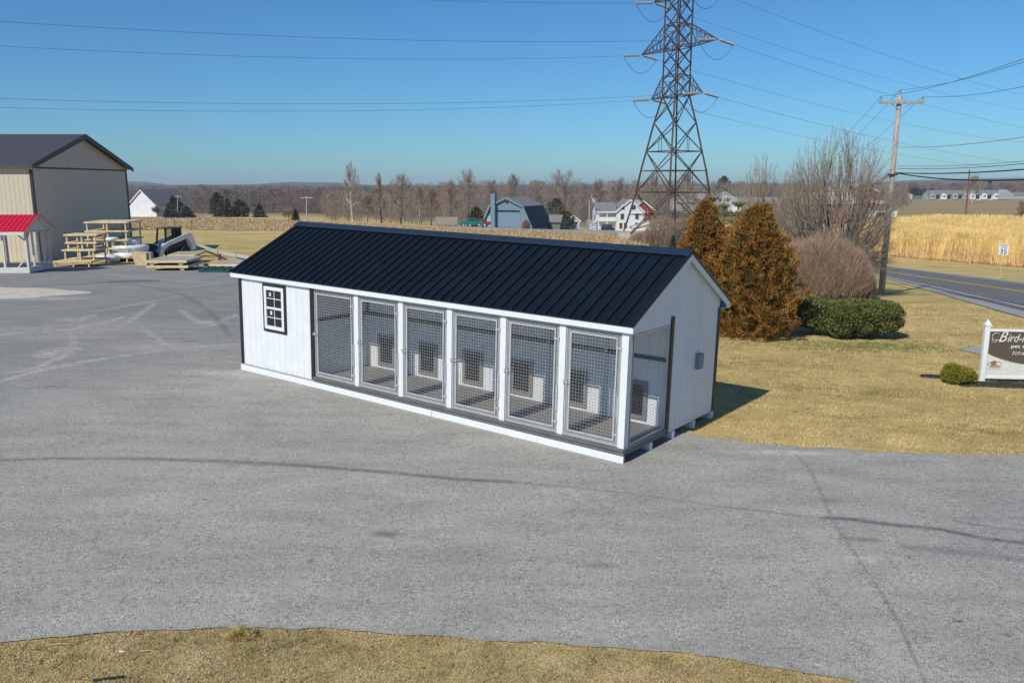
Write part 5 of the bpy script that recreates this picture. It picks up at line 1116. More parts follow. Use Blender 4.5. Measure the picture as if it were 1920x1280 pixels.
# --- leafy clouds
def leaf_shell(n, prof, R0, hgt, r, depth=.45, bump=.12, nb=5):
    """points through the outer shell of a body of revolution"""
    t = r.random(n); z = t; a = r.uniform(0, 2*np.pi, n); rad = np.interp(z, *zip(*prof))
    rad = rad*(1 + bump*np.sin(nb*a + 9*z) + bump*.7*np.sin(3*a - 17*z + 2) + bump*.5*np.sin(11*a+29*z))
    q = 1 - depth*r.random(n)**1.7
    P = np.stack([np.cos(a)*rad*q*R0, np.sin(a)*rad*q*R0, z*hgt], -1); N = np.stack([np.cos(a), np.sin(a), .35*np.ones(n)], -1); return P, unit(N), q
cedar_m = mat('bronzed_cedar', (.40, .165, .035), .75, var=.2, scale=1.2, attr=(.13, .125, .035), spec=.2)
def cedar(loc, h, R0, label, seed, tops, n=1500, per=30):
    r = np.random.default_rng(seed); o = thing('cedar_tree', loc, label, 'cedar tree', 'bronzed cedars beside the kennel'); Ts = []; tn = []
    prof = [(0, .82), (.05, .97), (.18, 1.0), (.35, .97), (.55, .88), (.72, .68), (.86, .44), (.95, .23), (1, .05)]
    for (dx, dy, hs, rs, fr) in tops:
        P, N, q = leaf_shell(int(n*fr), prof, R0*rs, h*hs, r, .55, .12, 7); P += np.array([dx, dy, .10])
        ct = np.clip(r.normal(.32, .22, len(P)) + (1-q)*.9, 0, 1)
        for c, nn, t in zip(P, N, ct):
            fan = unit(nn*.75 + np.array([0, 0, .75]) + r.normal(0, .25, 3)); pl = unit(np.cross(fan, r.normal(size=3)))
            ang_ = r.normal(0, .55, per); d = unit(fan*np.cos(ang_)[:, None] + pl*np.sin(ang_)[:, None] + r.normal(0, .15, (per, 3)))
            b0 = c + fan*r.uniform(-.04, .08, per)[:, None] + r.normal(0, .035, (per, 3))
            Ts.append(kites(b0, d, r.uniform(.05, .15, per), r.uniform(.014, .034, per))); tn.append(np.clip(t + r.normal(0, .12, per), 0, 1))
    tri_mesh('foliage', np.concatenate(Ts), np.concatenate(tn), cedar_m, o)
    MB().tube([(0, 0, -.2), (0, 0, h*.5), (0, 0, h*.85)], [.12, .08, .02], 7).build('trunk', bark_dark, o)
    mb = MB()
    for k in range(70):
        z = .25 + (h*.8)*k/70; a = k*2.4; rad = np.interp(z/h, *zip(*prof))*R0*.8; mb.tube([(0, 0, z), (math.cos(a)*rad*.6, math.sin(a)*rad*.6, z+.05), (math.cos(a)*rad, math.sin(a)*rad, z+.25)], .018, 3, r1=.006)
    mb.build('branches', bark_dark, o); return o
b = g(1424, 640); b.y += .9; b = on(b.x, b.y); h = at(1424, 392, b.y).z - b.z; Rb = 79/F*b.y
cedar(b, h, Rb*1.03, 'right rust-bronzed cedar, the larger and nearer of the two behind the gable', 4, [(0, 0, .97, 1.0, 1.15), (-.26, -.05, .95, .45, .20), (.22, .05, 1.0, .45, .25), (-.45, .1, .72, .6, .2), (.45, -.1, .72, .6, .2)], n=1350)
b2 = on(at(1314, 600, b.y+1.0).x, b.y+1.0); h = at(1318, 390, b2.y).z - b2.z
cedar(b2, h, Rb*.72, 'left rust-bronzed cedar, mostly hidden behind the kennel roof peak', 5, [(0, 0, 1.0, .95, 1.0), (-.32, 0, .80, .7, .4), (.42, .2, .83, .7, .4)], n=1150)
def shrub(loc, lobes, label, m, n, seed, name='shrub', leaf=(.03, .05), cat='shrub', grp=None, up=.3):
    r = np.random.default_rng(seed); o = thing(name, loc, label, cat, grp); Ts = []; tn = []; tot = sum(l[3]*l[4] for l in lobes)
    for (x, y, z, rx, rz_, ry) in [(l[0], l[1], l[2], l[3], l[4], l[5]) for l in lobes]:
        k = int(n*rx*rz_/tot); v = unit(r.normal(size=(k, 3))); e = np.sign(v)*np.abs(v)**.72; bp = 1 + .05*np.sin(v[:, 0]*9+2)*np.cos(v[:, 2]*8) + .04*np.sin(v[:, 1]*15+v[:, 0]*11); q = (1 - .35*r.random(k)**2)*bp
        P = np.stack([x + e[:, 0]*rx*q, y + e[:, 1]*ry*q, z + e[:, 2]*rz_*q], -1); P[:, 2] = np.maximum(P[:, 2], r.uniform(.02, .2, k)); e_x = .10*np.sin(P[:, 0]*4.1+1)+.08*np.sin(P[:, 0]*9+P[:, 1]*5); P[:, 2] = np.where(P[:, 2] < z*.55, P[:, 2] + np.maximum(e_x, 0)*1.6, P[:, 2]); P[:, 1] += e_x*.6; d = unit(v*.8 + np.array([0, 0, up]) + r.normal(0, .6, (k, 3)))
        Ts.append(kites(P, d, r.uniform(*leaf, k)*1.6, r.uniform(*leaf, k))); cl = .5 + .5*np.sin(v[:, 0]*7+v[:, 2]*9+seed); tn.append(np.clip(r.normal(.4, .25, k) + .25*(cl-.5), 0, 1))
    tri_mesh('foliage', np.concatenate(Ts), np.concatenate(tn), m, o); mb = MB()
    for l in lobes:
        for k in range(9): a = k*.7; mb.tube([(l[0]+.08*math.cos(a), l[1]+.08*math.sin(a), -.08), (l[0]+l[3]*.6*math.cos(a), l[1]+l[5]*.5*math.sin(a), l[2]+l[4]*.5)], .016, 4, r1=.006)
    mb.build('stems', bark_m, o); return o
hedge_m = mat('dark_green_yew', (.085, .105, .028), .6, var=.2, scale=3, attr=(.23, .235, .075), spec=.3)
b = g(1612, 640); s = b.y/F
shrub(b + Vector((0, .9, 0)), [(-.82, .40, .60, .66, .42, .66), (.55, 0, .62, .98, .46, .80), (-.05, -.20, .56, .74, .52, .70)], 'clipped dark green yew hedge on the lawn before the bare brown shrub', hedge_m, 46000, 2, 'hedge', cat='hedge')
b = g(1538, 616); shrub(b + Vector((0, .6, 0)), [(0, 0, .5, .55, .48, .5)], 'smaller green yew shrub tucked behind the left end of the hedge', hedge_m, 14000, 6, 'yew_shrub')
gold_m = mat('golden_green_needles', (.17, .17, .02), .7, var=.2, attr=(.34, .29, .05), spec=.2)
b = g(1802, 722); shrub(b + Vector((0, .2, 0)), [(0, 0, .18, .34, .17, .3), (-.12, .05, .28, .18, .16, .18), (.2, -.05, .14, .22, .13, .2)], 'small golden green conifer shrub left of the business sign', gold_m, 16000, 7, 'low_conifer', leaf=(.014, .026))
# --- conifers
def conifer(loc, h, R0, label, m, n=900, seed=1, grp=None, name='conifer_tree', lf=(.3, .7), wdt=.25, rnd_=False, cat='conifer'):
    r = np.random.default_rng(seed); o = thing(name, loc, label, cat, grp); prof = [(0, .9), (.15, 1), (.5, .68), (.8, .32), (1, .03)] if not rnd_ else [(0, .5), (.2, .95), (.55, 1), (.85, .6), (1, .12)]
    P, N, q = leaf_shell(n, prof, R0, h*.94, r, .75, .12, 4); P[:, 2] += h*.05; d = unit(N*1.0 + np.array([0, 0, .1]) + r.normal(0, .35, P.shape))
    tri_mesh('foliage', kites(P - d*(r.uniform(*lf, n)*.5)[:, None], d, r.uniform(*lf, n), np.full(n, wdt)), r.random(n), m, o)
    MB().tube([(0, 0, -.3), (0, 0, h*.9)], h*.02, 6, r1=.02).build('trunk', bark_dark, o); return o
blue_spruce = mat('blue_green_spruce', (.045, .065, .050), .8, attr=(.10, .13, .11)); dark_pine = mat('dark_green_pine', (.045, .055, .022), .8, attr=(.10, .10, .045)); young_pine = mat('yellow_green_pine', (.12, .13, .03), .8, attr=(.26, .25, .09))
for i, (px, pb, pt_, wpx, Y, kind, lb_) in enumerate([(329, 410, 367, 26, 250, 'd', 'tallest dark conifer right of the white barn'), (318, 410, 385, 20, 243, 'b', 'small blue spruce left of the dark conifer by the white barn'), (351, 410, 387, 26, 244, 'b', 'broad blue spruce right of the dark conifer by the white barn'),
    (409, 412, 361, 26, 262, 'd', 'tall olive conifer, first of the row left of the kennel roof'), (428, 412, 372, 18, 256, 'b', 'narrow dark conifer between the two olive ones left of the kennel roof'), (452, 413, 374, 28, 260, 'd', 'rounded olive conifer in the row left of the kennel roof'), (487, 414, 383, 24, 250, 'b', 'blue-green spruce at the right end of the conifer row'), (555, 418, 393, 12, 180, 'd', 'small green conifer just above the kennel roof left corner'),
    (1042, 431, 372, 44, 200, 'd', 'dark green conifer mass right of the gambrel garage'), (1058, 431, 395, 40, 196, 'd', 'lower spreading dark conifer left of the slim pole'), (893, 424, 388, 26, 178, 'd', 'olive green conifer shrub left of the gambrel chimney'), (1262, 470, 442, 22, 60, 'b', 'young blue spruce peeking over the roof peak left of the cedars'),
    (1715, 371, 353, 34, 640, 'd', 'dark olive conifer clump behind the little white barn'), (1738, 371, 354, 30, 650, 'd', 'dark olive conifer clump left of the terrace blocks'), (1853, 371, 338, 8, 700, 'd', 'single dark conifer top above the right woods'), (1357, 345, 330, 30, 520, 'd', 'dark conifer on the skyline right of the pylon')]):
    Y = float(Y); p = at(px, pb, Y); b = on(p.x, Y); t = at(px, pt_, Y).z
    if p.z < b.z + 3: b.z = min(b.z, p.z)
    s = Y/F; conifer(b, t-b.z, wpx*s*.55, lb_, blue_spruce if kind == 'b' else dark_pine, 1500, i+30, None, rnd_=(kind == 'd' and wpx > 20), lf=(1.2*s*2.2, 3.0*s*2), wdt=1.3*s*1.5)
def young(px, pyb, pyt, Y, label, seed):
    b = on(at(px, pyb, Y).x, Y); h = at(px, pyt, Y).z - b.z; r = np.random.default_rng(seed); o = thing('young_pine', b, label, 'pine', 'young pines behind the cedars'); mb = MB(); mb.tube([(0, 0, -.2), (0, 0, h)], .05, 6, r1=.012).build('trunk', bark_m, o); br = MB(); Ts = []
    nw = 9
    for k in range(nw):
        z = h*(.18 + .80*k/nw); L = .22*h*(1.02-(k/nw)**1.1)+.12
        for j in range(7):
            a = j*6.283/7 + k*.5 + rr(-.2, .2); dv = Vector((math.cos(a), math.sin(a), .75)).normalized(); p0 = Vector((0, 0, z)); p1 = p0 + dv*L; br.tube([p0, p1], .018, 4, r1=.006)
            n = 90; t = r.uniform(.25, 1, n); P = np.array(p0) + np.outer(t, np.array(p1-p0)); d = unit(np.array(dv)*.9 + r.normal(0, .55, (n, 3))); Ts.append(blades(P, d, r.uniform(.09, .2, n), np.full(n, .014)))
    n = 160; P = np.stack([np.zeros(n), np.zeros(n), h*r.uniform(.7, 1, n)], -1); Ts.append(blades(P, unit(r.normal(0, .5, (n, 3)) + np.array([0, 0, .8])), r.uniform(.1, .22, n), np.full(n, .014)))
    br.build('branches', bark_m, o); T = np.concatenate(Ts); tri_mesh('needles', T, r.random(len(T)), young_pine, o); return o
young(1331, 500, 356, 34., 'young yellow-green pine whose tip rises highest, above the left cedar', 1)
young(1352, 500, 372, 37., 'thin young pine just right of the tallest pine tip', 2)
young(1379, 500, 366, 32., 'fuller young green pine between the two cedar tops', 3)
# --- individual bare trees in the distance
BT = [(663, 426, 172, 300, 40, 'pale', 'tall pale-barked bare tree standing clear above the woods left of centre'), (690, 424, 200, 362, 40, 'dark', 'low dark bare tree just right of the tall pale tree'), (716, 424, 180, 322, 26, 'dark', 'narrow straight dark bare tree, first right of the tall pale tree'),
      (751, 424, 184, 322, 62, 'dark', 'spreading dark bare tree with a heavy trunk in the woods above the roof'), (785, 422, 196, 345, 46, 'grey', 'leaning grey bare tree right of the spreading dark one'), (808, 422, 215, 348, 44, 'bud', 'brownish bare tree behind the tan garden shed'),
      (876, 418, 236, 312, 58, 'bud', 'tall pinkish budding tree above the gambrel chimney'), (846, 420, 228, 336, 44, 'bud', 'shorter reddish tree left of the tall pinkish one'), (924, 418, 246, 333, 44, 'dark', 'dark bare tree straight behind the gambrel garage peak'), (962, 418, 238, 322, 56, 'dark', 'tall bare tree behind the right side of the gambrel garage'),
      (1000, 420, 250, 338, 48, 'grey', 'pale brown bare tree right of the gambrel garage roof'), (1054, 430, 212, 311, 92, 'dark', 'wide spreading bare tree with dark limbs between garage and farmhouse'), (1122, 415, 262, 331, 50, 'dark', 'dark bare tree behind the slim pale pole'), (1163, 415, 272, 329, 50, 'dark', 'dark bare tree behind the farmhouse roof'),
      (1226, 420, 290, 322, 58, 'dark', 'bare tree seen through the left half of the pylon'), (1284, 420, 300, 318, 62, 'dark', 'bare tree seen through the right half of the pylon'), (1478, 400, 120, 345, 46, 'grey', 'bare tree left of the cream-roofed hall'), (1824, 372, 470, 328, 30, 'pale', 'white-barked bare tree behind the reddish pole'), (1916, 398, 150, 372, 30, 'dark', 'thin bare bush at the right edge of the brown field'),
      (541, 418, 200, 392, 30, 'grey', 'small bare tree in the pale clearing left of the kennel roof'), (296, 408, 230, 388, 24, 'dark', 'small dark bare tree in front of the white barn')]
for i, (px, pb, Y, pt_, wpx, kind, lb_) in enumerate(BT):
    Y = float(Y); b = on(at(px, pb, Y).x, Y); p = at(px, pb, Y); b.z = min(b.z, p.z) if abs(p.z-b.z) < 4 else b.z; t = at(px, pt_, Y).z; s = Y/F
    bare_tree(b, t-b.z, wpx*s, lb_, kind, 1, dep=4, nb=6, rmin=.10*s*1.3, up=.06, ang=40, twn=2200, twl=8*s, tww=.26*s, r0=max((t-b.z)*.017, .9*s), trunk_frac=.28, seed=100+i)
# brush around the pylon foot and bushes
for i, (px, pb, Y, pt_, wpx, lb_) in enumerate([(1240, 452, 76., 402, 66, 'grey-brown brush tangle at the foot of the pylon'), (1275, 455, 70., 412, 60, 'brown brush left of the left cedar'), (1215, 451, 78., 432, 70, 'low brown weeds between utility box and pylon'), (986, 429, 158., 413, 14, 'round brown bush before the gambrel garage'), (1420, 470, 60., 400, 90, 'grey thicket between the cedars and the brick houses'), (1500, 470, 62., 410, 110, 'grey thicket beneath the big bare tree'), (1590, 470, 66., 420, 100, 'grey thicket left of the wooden utility pole')]):
    b = on(at(px, pb, Y).x, Y); h = at(px, pt_, Y).z - b.z; s = Y/F
    twig_shrub(b, wpx*s/2, wpx*s/2*.8, h, 4500, lb_, 'brush', twig_m if i in (0, 2, 3) else twig_near, ww=.45*s, seed=50+i)
# --- woods: far masses of bare trees
def woods(name, label, n, pxr, Yr, top, m, seed, per=330, wpx=(14, 26), ever=0., hmax=22):
    r = np.random.default_rng(seed); Ts = []; tn = []
    for i in range(n):
        px = r.uniform(*pxr); Y = r.uniform(*Yr); s = Y/F; p = at(px, 400, Y); zb = float(H(p.x, Y)); zt = at(px, np.interp(px, *zip(*top)) + r.exponential(8) - 2, Y).z
        h = min(max(zt - zb, 4), hmax); zt = zb + h if zt - zb > hmax else zt; w_ = r.uniform(*wpx)*s
        k = per; t = r.random(k)**.75; z = zb + h*t*.93; a = r.uniform(0, 6.283, k); cr = np.sqrt(np.clip(1-((t-.5)/.56)**2, .02, 1))*w_*.5; q = np.sqrt(r.random(k))
        P = np.stack([p.x + np.cos(a)*cr*q, Y + np.sin(a)*cr*q, z], -1); d = unit(np.stack([np.cos(a)*.5, np.sin(a)*.5, np.ones(k)], -1) + r.normal(0, .35, (k, 3)))
        Ts.append(blades(P, d, r.uniform(2.0, 6, k)*s*(1+.3*(Y > 500)), r.uniform(.25, .8, k)*s)); tn.append(np.clip(r.normal(r.uniform(.1, .9), .15, k), 0, 1))
        tr = np.array([[[p.x-.6*s, Y, zb-1], [p.x+.6*s, Y, zb-1], [p.x+r.normal(0, 1.5)*s, Y, zb+h*.8]]]); Ts.append(tr); tn.append(np.array([.1]))
    o = tri_mesh(name, np.concatenate(Ts), np.concatenate(tn), m); return tag(o, label, 'woods', kind='stuff')
wood_m = mat('winter_woods', (.16, .125, .10), .95, var=.25, scale=.03, attr=(.34, .27, .205)); wood_far = mat('far_winter_woods', (.15, .115, .10), .95, var=.2, scale=.02, attr=(.28, .21, .175)); green_far = mat('far_evergreens', (.045, .06, .035), .95, var=.2, attr=(.085, .10, .06))
woods('woods', 'brown winter woods behind the corn stubble above the kennel roof', 190, (595, 1010), (200, 330), [(590, 368), (620, 356), (700, 345), (800, 340), (860, 335), (1010, 334)], wood_m, 1)
woods('woods', 'brown winter woods behind the farmhouse and the pylon', 230, (1000, 1500), (265, 420), [(1000, 336), (1100, 337), (1200, 333), (1300, 337), (1500, 340)], wood_m, 2)
woods('woods', 'purplish distant woods filling the valley left of the roof', 260, (235, 700), (330, 620), [(235, 362), (300, 358), (450, 356), (600, 352), (700, 352)], wood_far, 3, hmax=15)
woods('woods', 'hazy woods on the far side of the valley at left', 240, (200, 900), (800, 1500), [(200, 350), (500, 350), (700, 352), (900, 352)], wood_far, 4, 240, (14, 30), hmax=18)
woods('woods', 'distant woods behind the brick halls and the big bare tree', 200, (1400, 1700), (330, 560), [(1400, 348), (1480, 342), (1600, 340), (1700, 348)], wood_m, 5)
woods('woods', 'long purplish woods behind the white terrace blocks', 330, (1640, 1990), (640, 1000), [(1640, 346), (1700, 342), (1800, 345), (1880, 342), (1990, 343)], wood_far, 6, 260, (14, 28), hmax=24)
woods('woods', 'blue-green strip of pines in the valley behind the conifer row', 26, (415, 525), (430, 520), [(415, 358), (470, 354), (525, 356)], green_far, 7, 420, (12, 20), hmax=14)
# --- tall dry grass field across the road
def tall_grass():
    r = np.random.default_rng(9); N = 150000
    u = r.random(N); v = r.random(N)**1.6
    xs = 1560 + (2010-1560)*u; f0 = np.interp(xs, [1560, 1640, 1700, 1760, 1850, 1920, 2010], [462, 476, 484, 489, 496, 502, 509]); 
    fg = {int(x): g(x, y) for x, y in zip(np.arange(1550, 2020, 6), np.interp(np.arange(1550, 2020, 6), [1560, 1640, 1700, 1760, 1850, 1920, 2010], [462, 476, 484, 489, 496, 502, 509]))}
    ks = np.array(sorted(fg)); fy = np.interp(xs, ks, [fg[k].y for k in ks]); by = np.interp(xs, [1560, 1650, 2010], [110, 150, 158])
    ed = np.convolve(r.normal(0, 1, 400), np.ones(7)/7, 'same'); fy = fy + np.interp(xs, np.linspace(1550, 2020, 400), ed)*.5
    Y = fy + (by-fy)*v; X = (xs-960)/F*(Y*cp + 11*sp)
    Z = H(X, Y); hh = (3.7 + .35*np.sin(X*.35)*np.cos(Y*.3))*r.uniform(.82, 1.08, N)*np.clip(.72+.28*np.clip((Y-fy)/1.5, 0, 1), .5, 1); kind = r.random(N)
    lo = kind < .35; L = np.where(lo, r.uniform(1.2, 2.8, N), r.uniform(.6, 1.6, N)); z0 = np.where(lo, r.uniform(0, .5, N), hh - L); z0 = np.maximum(z0, 0)
    d = unit(np.stack([r.normal(.12, .12, N), r.normal(0, .12, N), np.ones(N)], -1)); B_ = np.stack([X, Y, Z+z0], -1)
    W = (.022 + .00055*Y)*r.uniform(.5, 1.4, N); side = np.stack([r.normal(0, .3, N), np.ones(N), np.zeros(N)], -1)
    s = unit(np.cross(d, side))*(W/2)[:, None]; top = B_ + d*L[:, None]; T = np.stack([B_ - s*.8, B_ + s*.8, top + s*.5, top - s*.5], 1)
    clump = .5+.5*np.sin(X*1.3+np.sin(Y)*2)*np.cos(X*.31); tone = np.clip(np.where(lo, .75, .15) + r.normal(0, .2, N) + .25*(clump-.5), 0, 1)
    m = mat('tall_dry_grass', (.86, .64, .23), .9, var=.12, scale=.3, attr=(.66, .43, .22))
    tag(tri_mesh('tall_grass', T, tone, m), 'dense field of tall golden dry grass across the road', 'tall grass', kind='stuff')
tall_grass()
# --- corn stubble stalks
def stubble():
    r = np.random.default_rng(12); N = 42000; xs = r.uniform(-40, 1290, N); ks = np.arange(-60, 1310, 20)
    ft = [g(k, float(np.interp(k, [400, 560, 800, 1000, 1300], [431, 434, 444, 454, 464]))) for k in ks]; bk = [g(k, float(np.interp(k, [400, 560, 700, 820, 1000, 1180, 1300], [409, 415, 422, 429, 435, 442, 446]))) for k in ks]
    fy = np.interp(xs, ks, [q.y for q in ft]); by = np.interp(xs, ks, [q.y for q in bk]); Y = fy*(by/fy)**r.random(N)
    Y = np.round(Y/.76)*.76 + r.normal(0, .05, N); X = (xs-960)/F*(Y*cp + 9*sp); Z = H(X, Y)
    d = unit(np.stack([r.normal(0, .35, N), r.normal(0, .35, N), np.ones(N)], -1)); T = blades(np.stack([X, Y, Z], -1), d, r.uniform(.14, .5, N), .0011*Y*r.uniform(.4, 1.2, N))
    tag(tri_mesh('corn_stalks', T, r.random(N), mat('dry_stalks', (.66, .50, .28), .9, var=.15, attr=(.34, .22, .11))), 'dry cut corn stalks standing in rows across the stubble field', 'stubble', kind='stuff')
stubble()
# --- lawn grass
grass_m = mat('dry_grass_blades', (.80, .60, .28), .85, var=.18, scale=1.2, attr=(.31, .265, .09), spec=.2, coords='Object')
FE = np.array([[p.x, p.y] for p in front]); BE = np.array([[p.x, p.y] for p in back])
fg_m = mat('matted_dead_grass', (.80, .62, .38), .85, col2=(.38, .33, .13), scale=1.6, attr=(.13, .095, .05), spec=.2)
def grass(name, label, X, Y, L, W, lay, r, green=.3, m=grass_m, sd_=.25):
    N = len(X); Z = H(X, Y) + .002; a = r.uniform(0, 6.283, N); el = r.uniform(*lay, N); d = np.stack([np.cos(a)*np.cos(el), np.sin(a)*np.cos(el), np.sin(el)], -1)
    side = np.stack([-np.sin(a), np.cos(a), r.normal(0, .3, N)], -1); s = unit(side)*(W/2)[:, None]; B_ = np.stack([X, Y, Z], -1)
    T = np.stack([B_ - s, B_ + s, B_ + d*L[:, None]], 1)
    pat = np.sin(X*1.9 + 2*np.sin(Y*1.3))*np.cos(Y*2.1 + np.sin(X*1.1)) + .6*np.sin(X*5.3+Y*4.1)*np.sin(Y*6.7-X*2.2); tone = np.clip(r.normal(green, sd_, N) + .22*pat, 0, 1)
    return tag(tri_mesh(name, T, tone, m), label, 'grass', kind='stuff')
r = np.random.default_rng(20); N = 330000
ys = r.uniform(4.6, 8.2, N); xs = r.uniform(-6.6, 5.0, N); fy = np.interp(xs, FE[:, 0], FE[:, 1]) ; k = ys < fy + r.normal(.0, .035, N) + .05*np.sin(xs*9)*np.sin(xs*2.3+1); xs, ys = xs[k], ys[k]
dens = .5+.5*np.sin(xs*2.1+np.sin(ys*3))*np.cos(ys*2.7); k = r.random(len(xs)) < .55+.45*dens; xs, ys = xs[k], ys[k]
grass('foreground_grass', 'matted dry grass along the bottom edge of the asphalt', xs, ys, r.uniform(.012, .042, len(xs)), r.uniform(.003, .008, len(xs)), (.0, .8), r, .30, fg_m, .40)
N = 260000; ys = 12.6*(38/12.6)**(r.random(N)**1.25); xs = r.uniform(.08, .72, N)*ys
be = np.interp(xs, BE[4:, 0], BE[4:, 1]); k = ys > be + r.normal(.02, .05, N); xs, ys = xs[k], ys[k]
lx = np.array([[p.x, p.y] for p in cl]); edge_x = np.interp(ys, lx[:, 1], lx[:, 0]) - 1.2; k = xs < edge_x; xs, ys = xs[k], ys[k]
grass('lawn_grass', 'dormant straw-coloured lawn grass right of the kennel', xs, ys, r.uniform(.015, .045, len(xs))*(.6+ys/30), r.uniform(.004, .009, len(xs))*(.5+ys/18), (.1, 1.0), r, .30, grass_m, .18)
def tufts(name, label, cx, cy, nb, L, spread, wd, seed, green, sd_, m):
    r = np.random.default_rng(seed); n = len(cx)*nb; X = np.repeat(cx, nb) + r.normal(0, spread, n); Y = np.repeat(cy, nb) + r.normal(0, spread, n); dx = X - np.repeat(cx, nb); dy = Y - np.repeat(cy, nb)
    d = unit(np.stack([dx/spread*.7 + r.normal(0, .4, n), dy/spread*.7 + r.normal(0, .4, n), r.uniform(.15, 1.1, n)], -1)); tn = np.clip(np.repeat(r.uniform(0, .8, len(cx)), nb)*.6 + r.normal(green, sd_, n), 0, 1)
    T = blades(np.stack([X, Y, H(X, Y)], -1), d, r.uniform(*L, n), r.uniform(*wd, n)); return tag(tri_mesh(name, T, tn, m), label, 'grass', kind='stuff')
r = np.random.default_rng(44); cx_ = r.uniform(-6.6, 5, 5200); cy_ = r.uniform(4.6, 8.2, 5200); k = cy_ < np.interp(cx_, FE[:, 0], FE[:, 1]) - .02; k &= (r.random(5200) < .35+.6*(np.sin(cx_*3.1+cy_*2)*np.cos(cy_*4.2-cx_) > -.2))
tufts('grass_tufts', 'ragged tufts of dead grass in the foreground verge', cx_[k], cy_[k], 26, (.02, .06), .022, (.003, .007), 5, .05, .25, fg_m)
hb_ = g(1600, 650); cx_ = r.normal(hb_.x + .5, 1.5, 900); cy_ = r.normal(hb_.y + .1, .5, 900)
green_m = mat('fresh_green_grass', (.13, .19, .05), .8, var=.2, attr=(.34, .31, .12)); tufts('green_grass', 'patch of greener grass at the foot of the hedge', cx_, cy_, 16, (.03, .07), .03, (.006, .012), 6, .15, .2, green_m)
def scatter(name, label, cat, X, Y, size, m, seed, flat=.5):
    r = np.random.default_rng(seed); n = len(X); Z = H(X, Y) + .016; s3 = size[:, None]*np.array([1, 1, flat]); base = np.stack([X, Y, Z], -1); a = r.uniform(0, 6.283, n); Ts = []
    V = [np.stack([np.cos(a+q)*s3[:, 0]*r.uniform(.7, 1.1, n), np.sin(a+q)*s3[:, 1]*r.uniform(.7, 1.1, n), np.zeros(n)], -1) + base for q in (0, 1.57, 3.14, 4.71)]; top = base + np.stack([np.zeros(n), np.zeros(n), s3[:, 2]], -1)
    T = np.concatenate([np.stack([V[q], V[(q+1) % 4], top], 1) for q in range(4)]); return tag(tri_mesh(name, T, np.tile(r.random(n), 4), m), label, cat, kind='stuff')
n = 2600; xs = r.uniform(-6.5, 6, n); fy = np.interp(xs, FE[:, 0], FE[:, 1]); ys = fy + np.abs(r.exponential(.10, n)) + .01
stone_m = mat('loose_stone', (.52, .50, .46), .8, var=.2, attr=(.26, .25, .23)); scatter('loose_stones', 'loose small stones along the asphalt edge and over the lot', 'stones', np.concatenate([xs, r.uniform(-9, 7, 900)]), np.concatenate([ys, r.uniform(7.6, 15, 900)]), np.concatenate([r.uniform(.003, .010, n), r.uniform(.003, .008, 900)]), stone_m, 3, .7)
leaf_m = mat('fallen_leaf', (.34, .19, .08), .8, var=.25, attr=(.20, .10, .05)); n = 420; xs = r.uniform(3, 16, n); ys = r.uniform(13.2, 27, n); k = (xs/ys < .72) & (ys > np.interp(xs, BE[4:, 0], BE[4:, 1])+.1); xf = r.uniform(-6, 4, 160); yf = np.interp(xf, FE[:, 0], FE[:, 1]) - r.uniform(-.1, 1.2, 160)
scatter('fallen_leaves', 'scattered dry brown leaves on the lawn and verge', 'leaves', np.concatenate([xs[k], xf]), np.concatenate([ys[k], yf]), np.concatenate([r.uniform(.015, .035, k.sum()), r.uniform(.008, .02, 160)]), leaf_m, 4, .35)
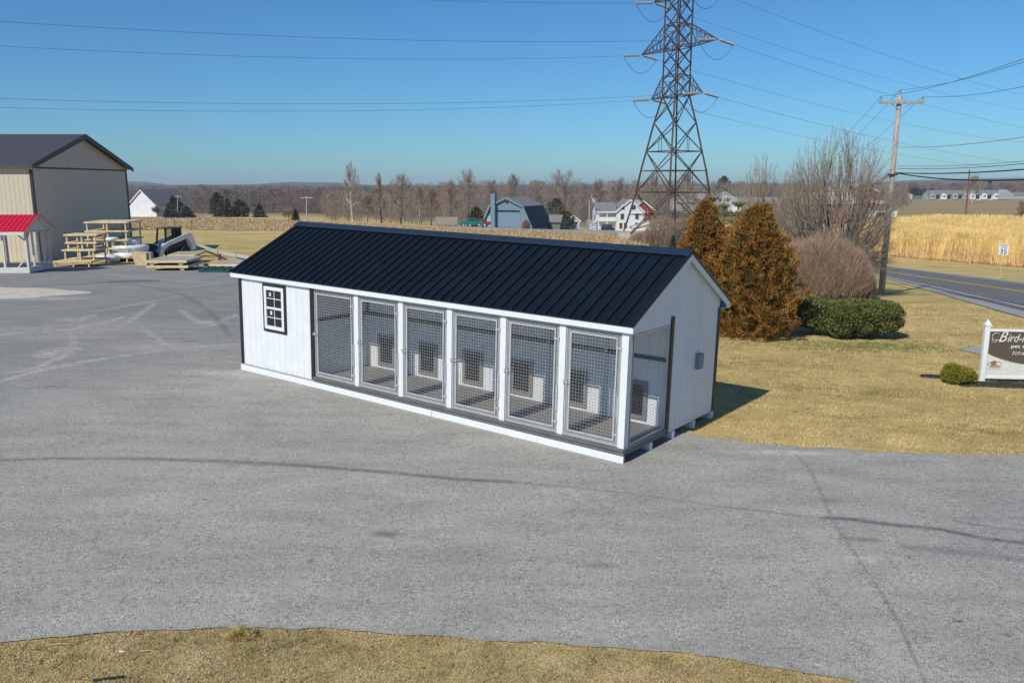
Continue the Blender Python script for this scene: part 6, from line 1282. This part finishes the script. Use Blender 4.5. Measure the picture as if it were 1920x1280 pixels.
# --- small litter on the foreground grass
def bit(name, px, py, mb, m, label, cat, rz=0, dz=.01):
    p = g(px, py); o = mb.build(name, m); o.location = p + Vector((0, 0, dz)); o.rotation_euler = (0, 0, rz); return tag(o, label, cat)
bit('scrap_strip', 204, 1274, MB().bevbox(-.125, .125, -.014, .014, 0, .012, .003), mat('dark_green_scrap', (.015, .035, .025), .4), 'dark green strip lying in the grass at the bottom left', 'scrap', .25)
bit('paper_scrap', 228, 1223, MB().add([(-.035, 0, 0), (.02, -.008, 0), (.04, .004, .002), (-.006, .010, .008), (-.03, .008, .003), (0, 0, .006)], [(0, 1, 5), (1, 2, 5), (2, 3, 5), (3, 4, 5), (4, 0, 5), (0, 4, 3, 2, 1)]), white, 'crumpled white paper scrap in the grass at bottom left', 'litter')
bit('red_scrap', 262, 1190, MB().bevbox(-.02, .02, -.01, .01, 0, .008, .002), red_m, 'tiny red scrap at the edge of asphalt and grass', 'litter')
for (px, py, L, a, lb_) in ((108, 1212, .2, .1, 'bleached twig lying flat left of the paper scrap'), (280, 1225, .2, -.15, 'bleached twig lying flat right of the paper scrap'), (257, 1232, .08, 1.2, 'short bleached twig below the red scrap')):
    bit('twig', px, py, MB().tube([(-L/2, 0, 0), (0, .006, .012), (L/2, 0, .004)], .005, 5, r1=.002), mat('bleached_wood', (.55, .45, .28), .8), lb_, 'twig', a, .02)
r = np.random.default_rng(31); n = 1600; a = r.uniform(0, 6.283, n); q = r.random(n)**.6
p = g(452, 1197); P = np.stack([p.x + np.cos(a)*q*.15, p.y + np.sin(a)*q*.06, p.z + .13*(1-q)*(.5+r.random(n))], -1); d = unit(np.stack([np.cos(a), np.sin(a), .5*np.ones(n)], -1) + r.normal(0, .5, (n, 3)))
tag(tri_mesh('grass_clod', blades(P, d, r.uniform(.02, .05, n), np.full(n, .006)), np.clip(r.normal(.45, .3, n), 0, 1), grass_m), 'upturned clod of dead grass at the asphalt edge, bottom left', 'clod')

# ================================================================== haze
hz = MB().box(-4300, 4300, -3950, 4800, -18, 30).build('haze', mat('haze_air', (1, 1, 1))); hz['kind'] = 'stuff'; hz.display_type = 'WIRE'
nt = hz.data.materials[0].node_tree; nt.nodes.clear(); om = nt.nodes.new('ShaderNodeOutputMaterial'); pv = nt.nodes.new('ShaderNodeVolumePrincipled')
pv.inputs['Color'].default_value = (.80, .88, 1, 1); pv.inputs['Density'].default_value = .00016; pv.inputs['Anisotropy'].default_value = .0
nt.links.new(pv.outputs[0], om.inputs['Volume'])
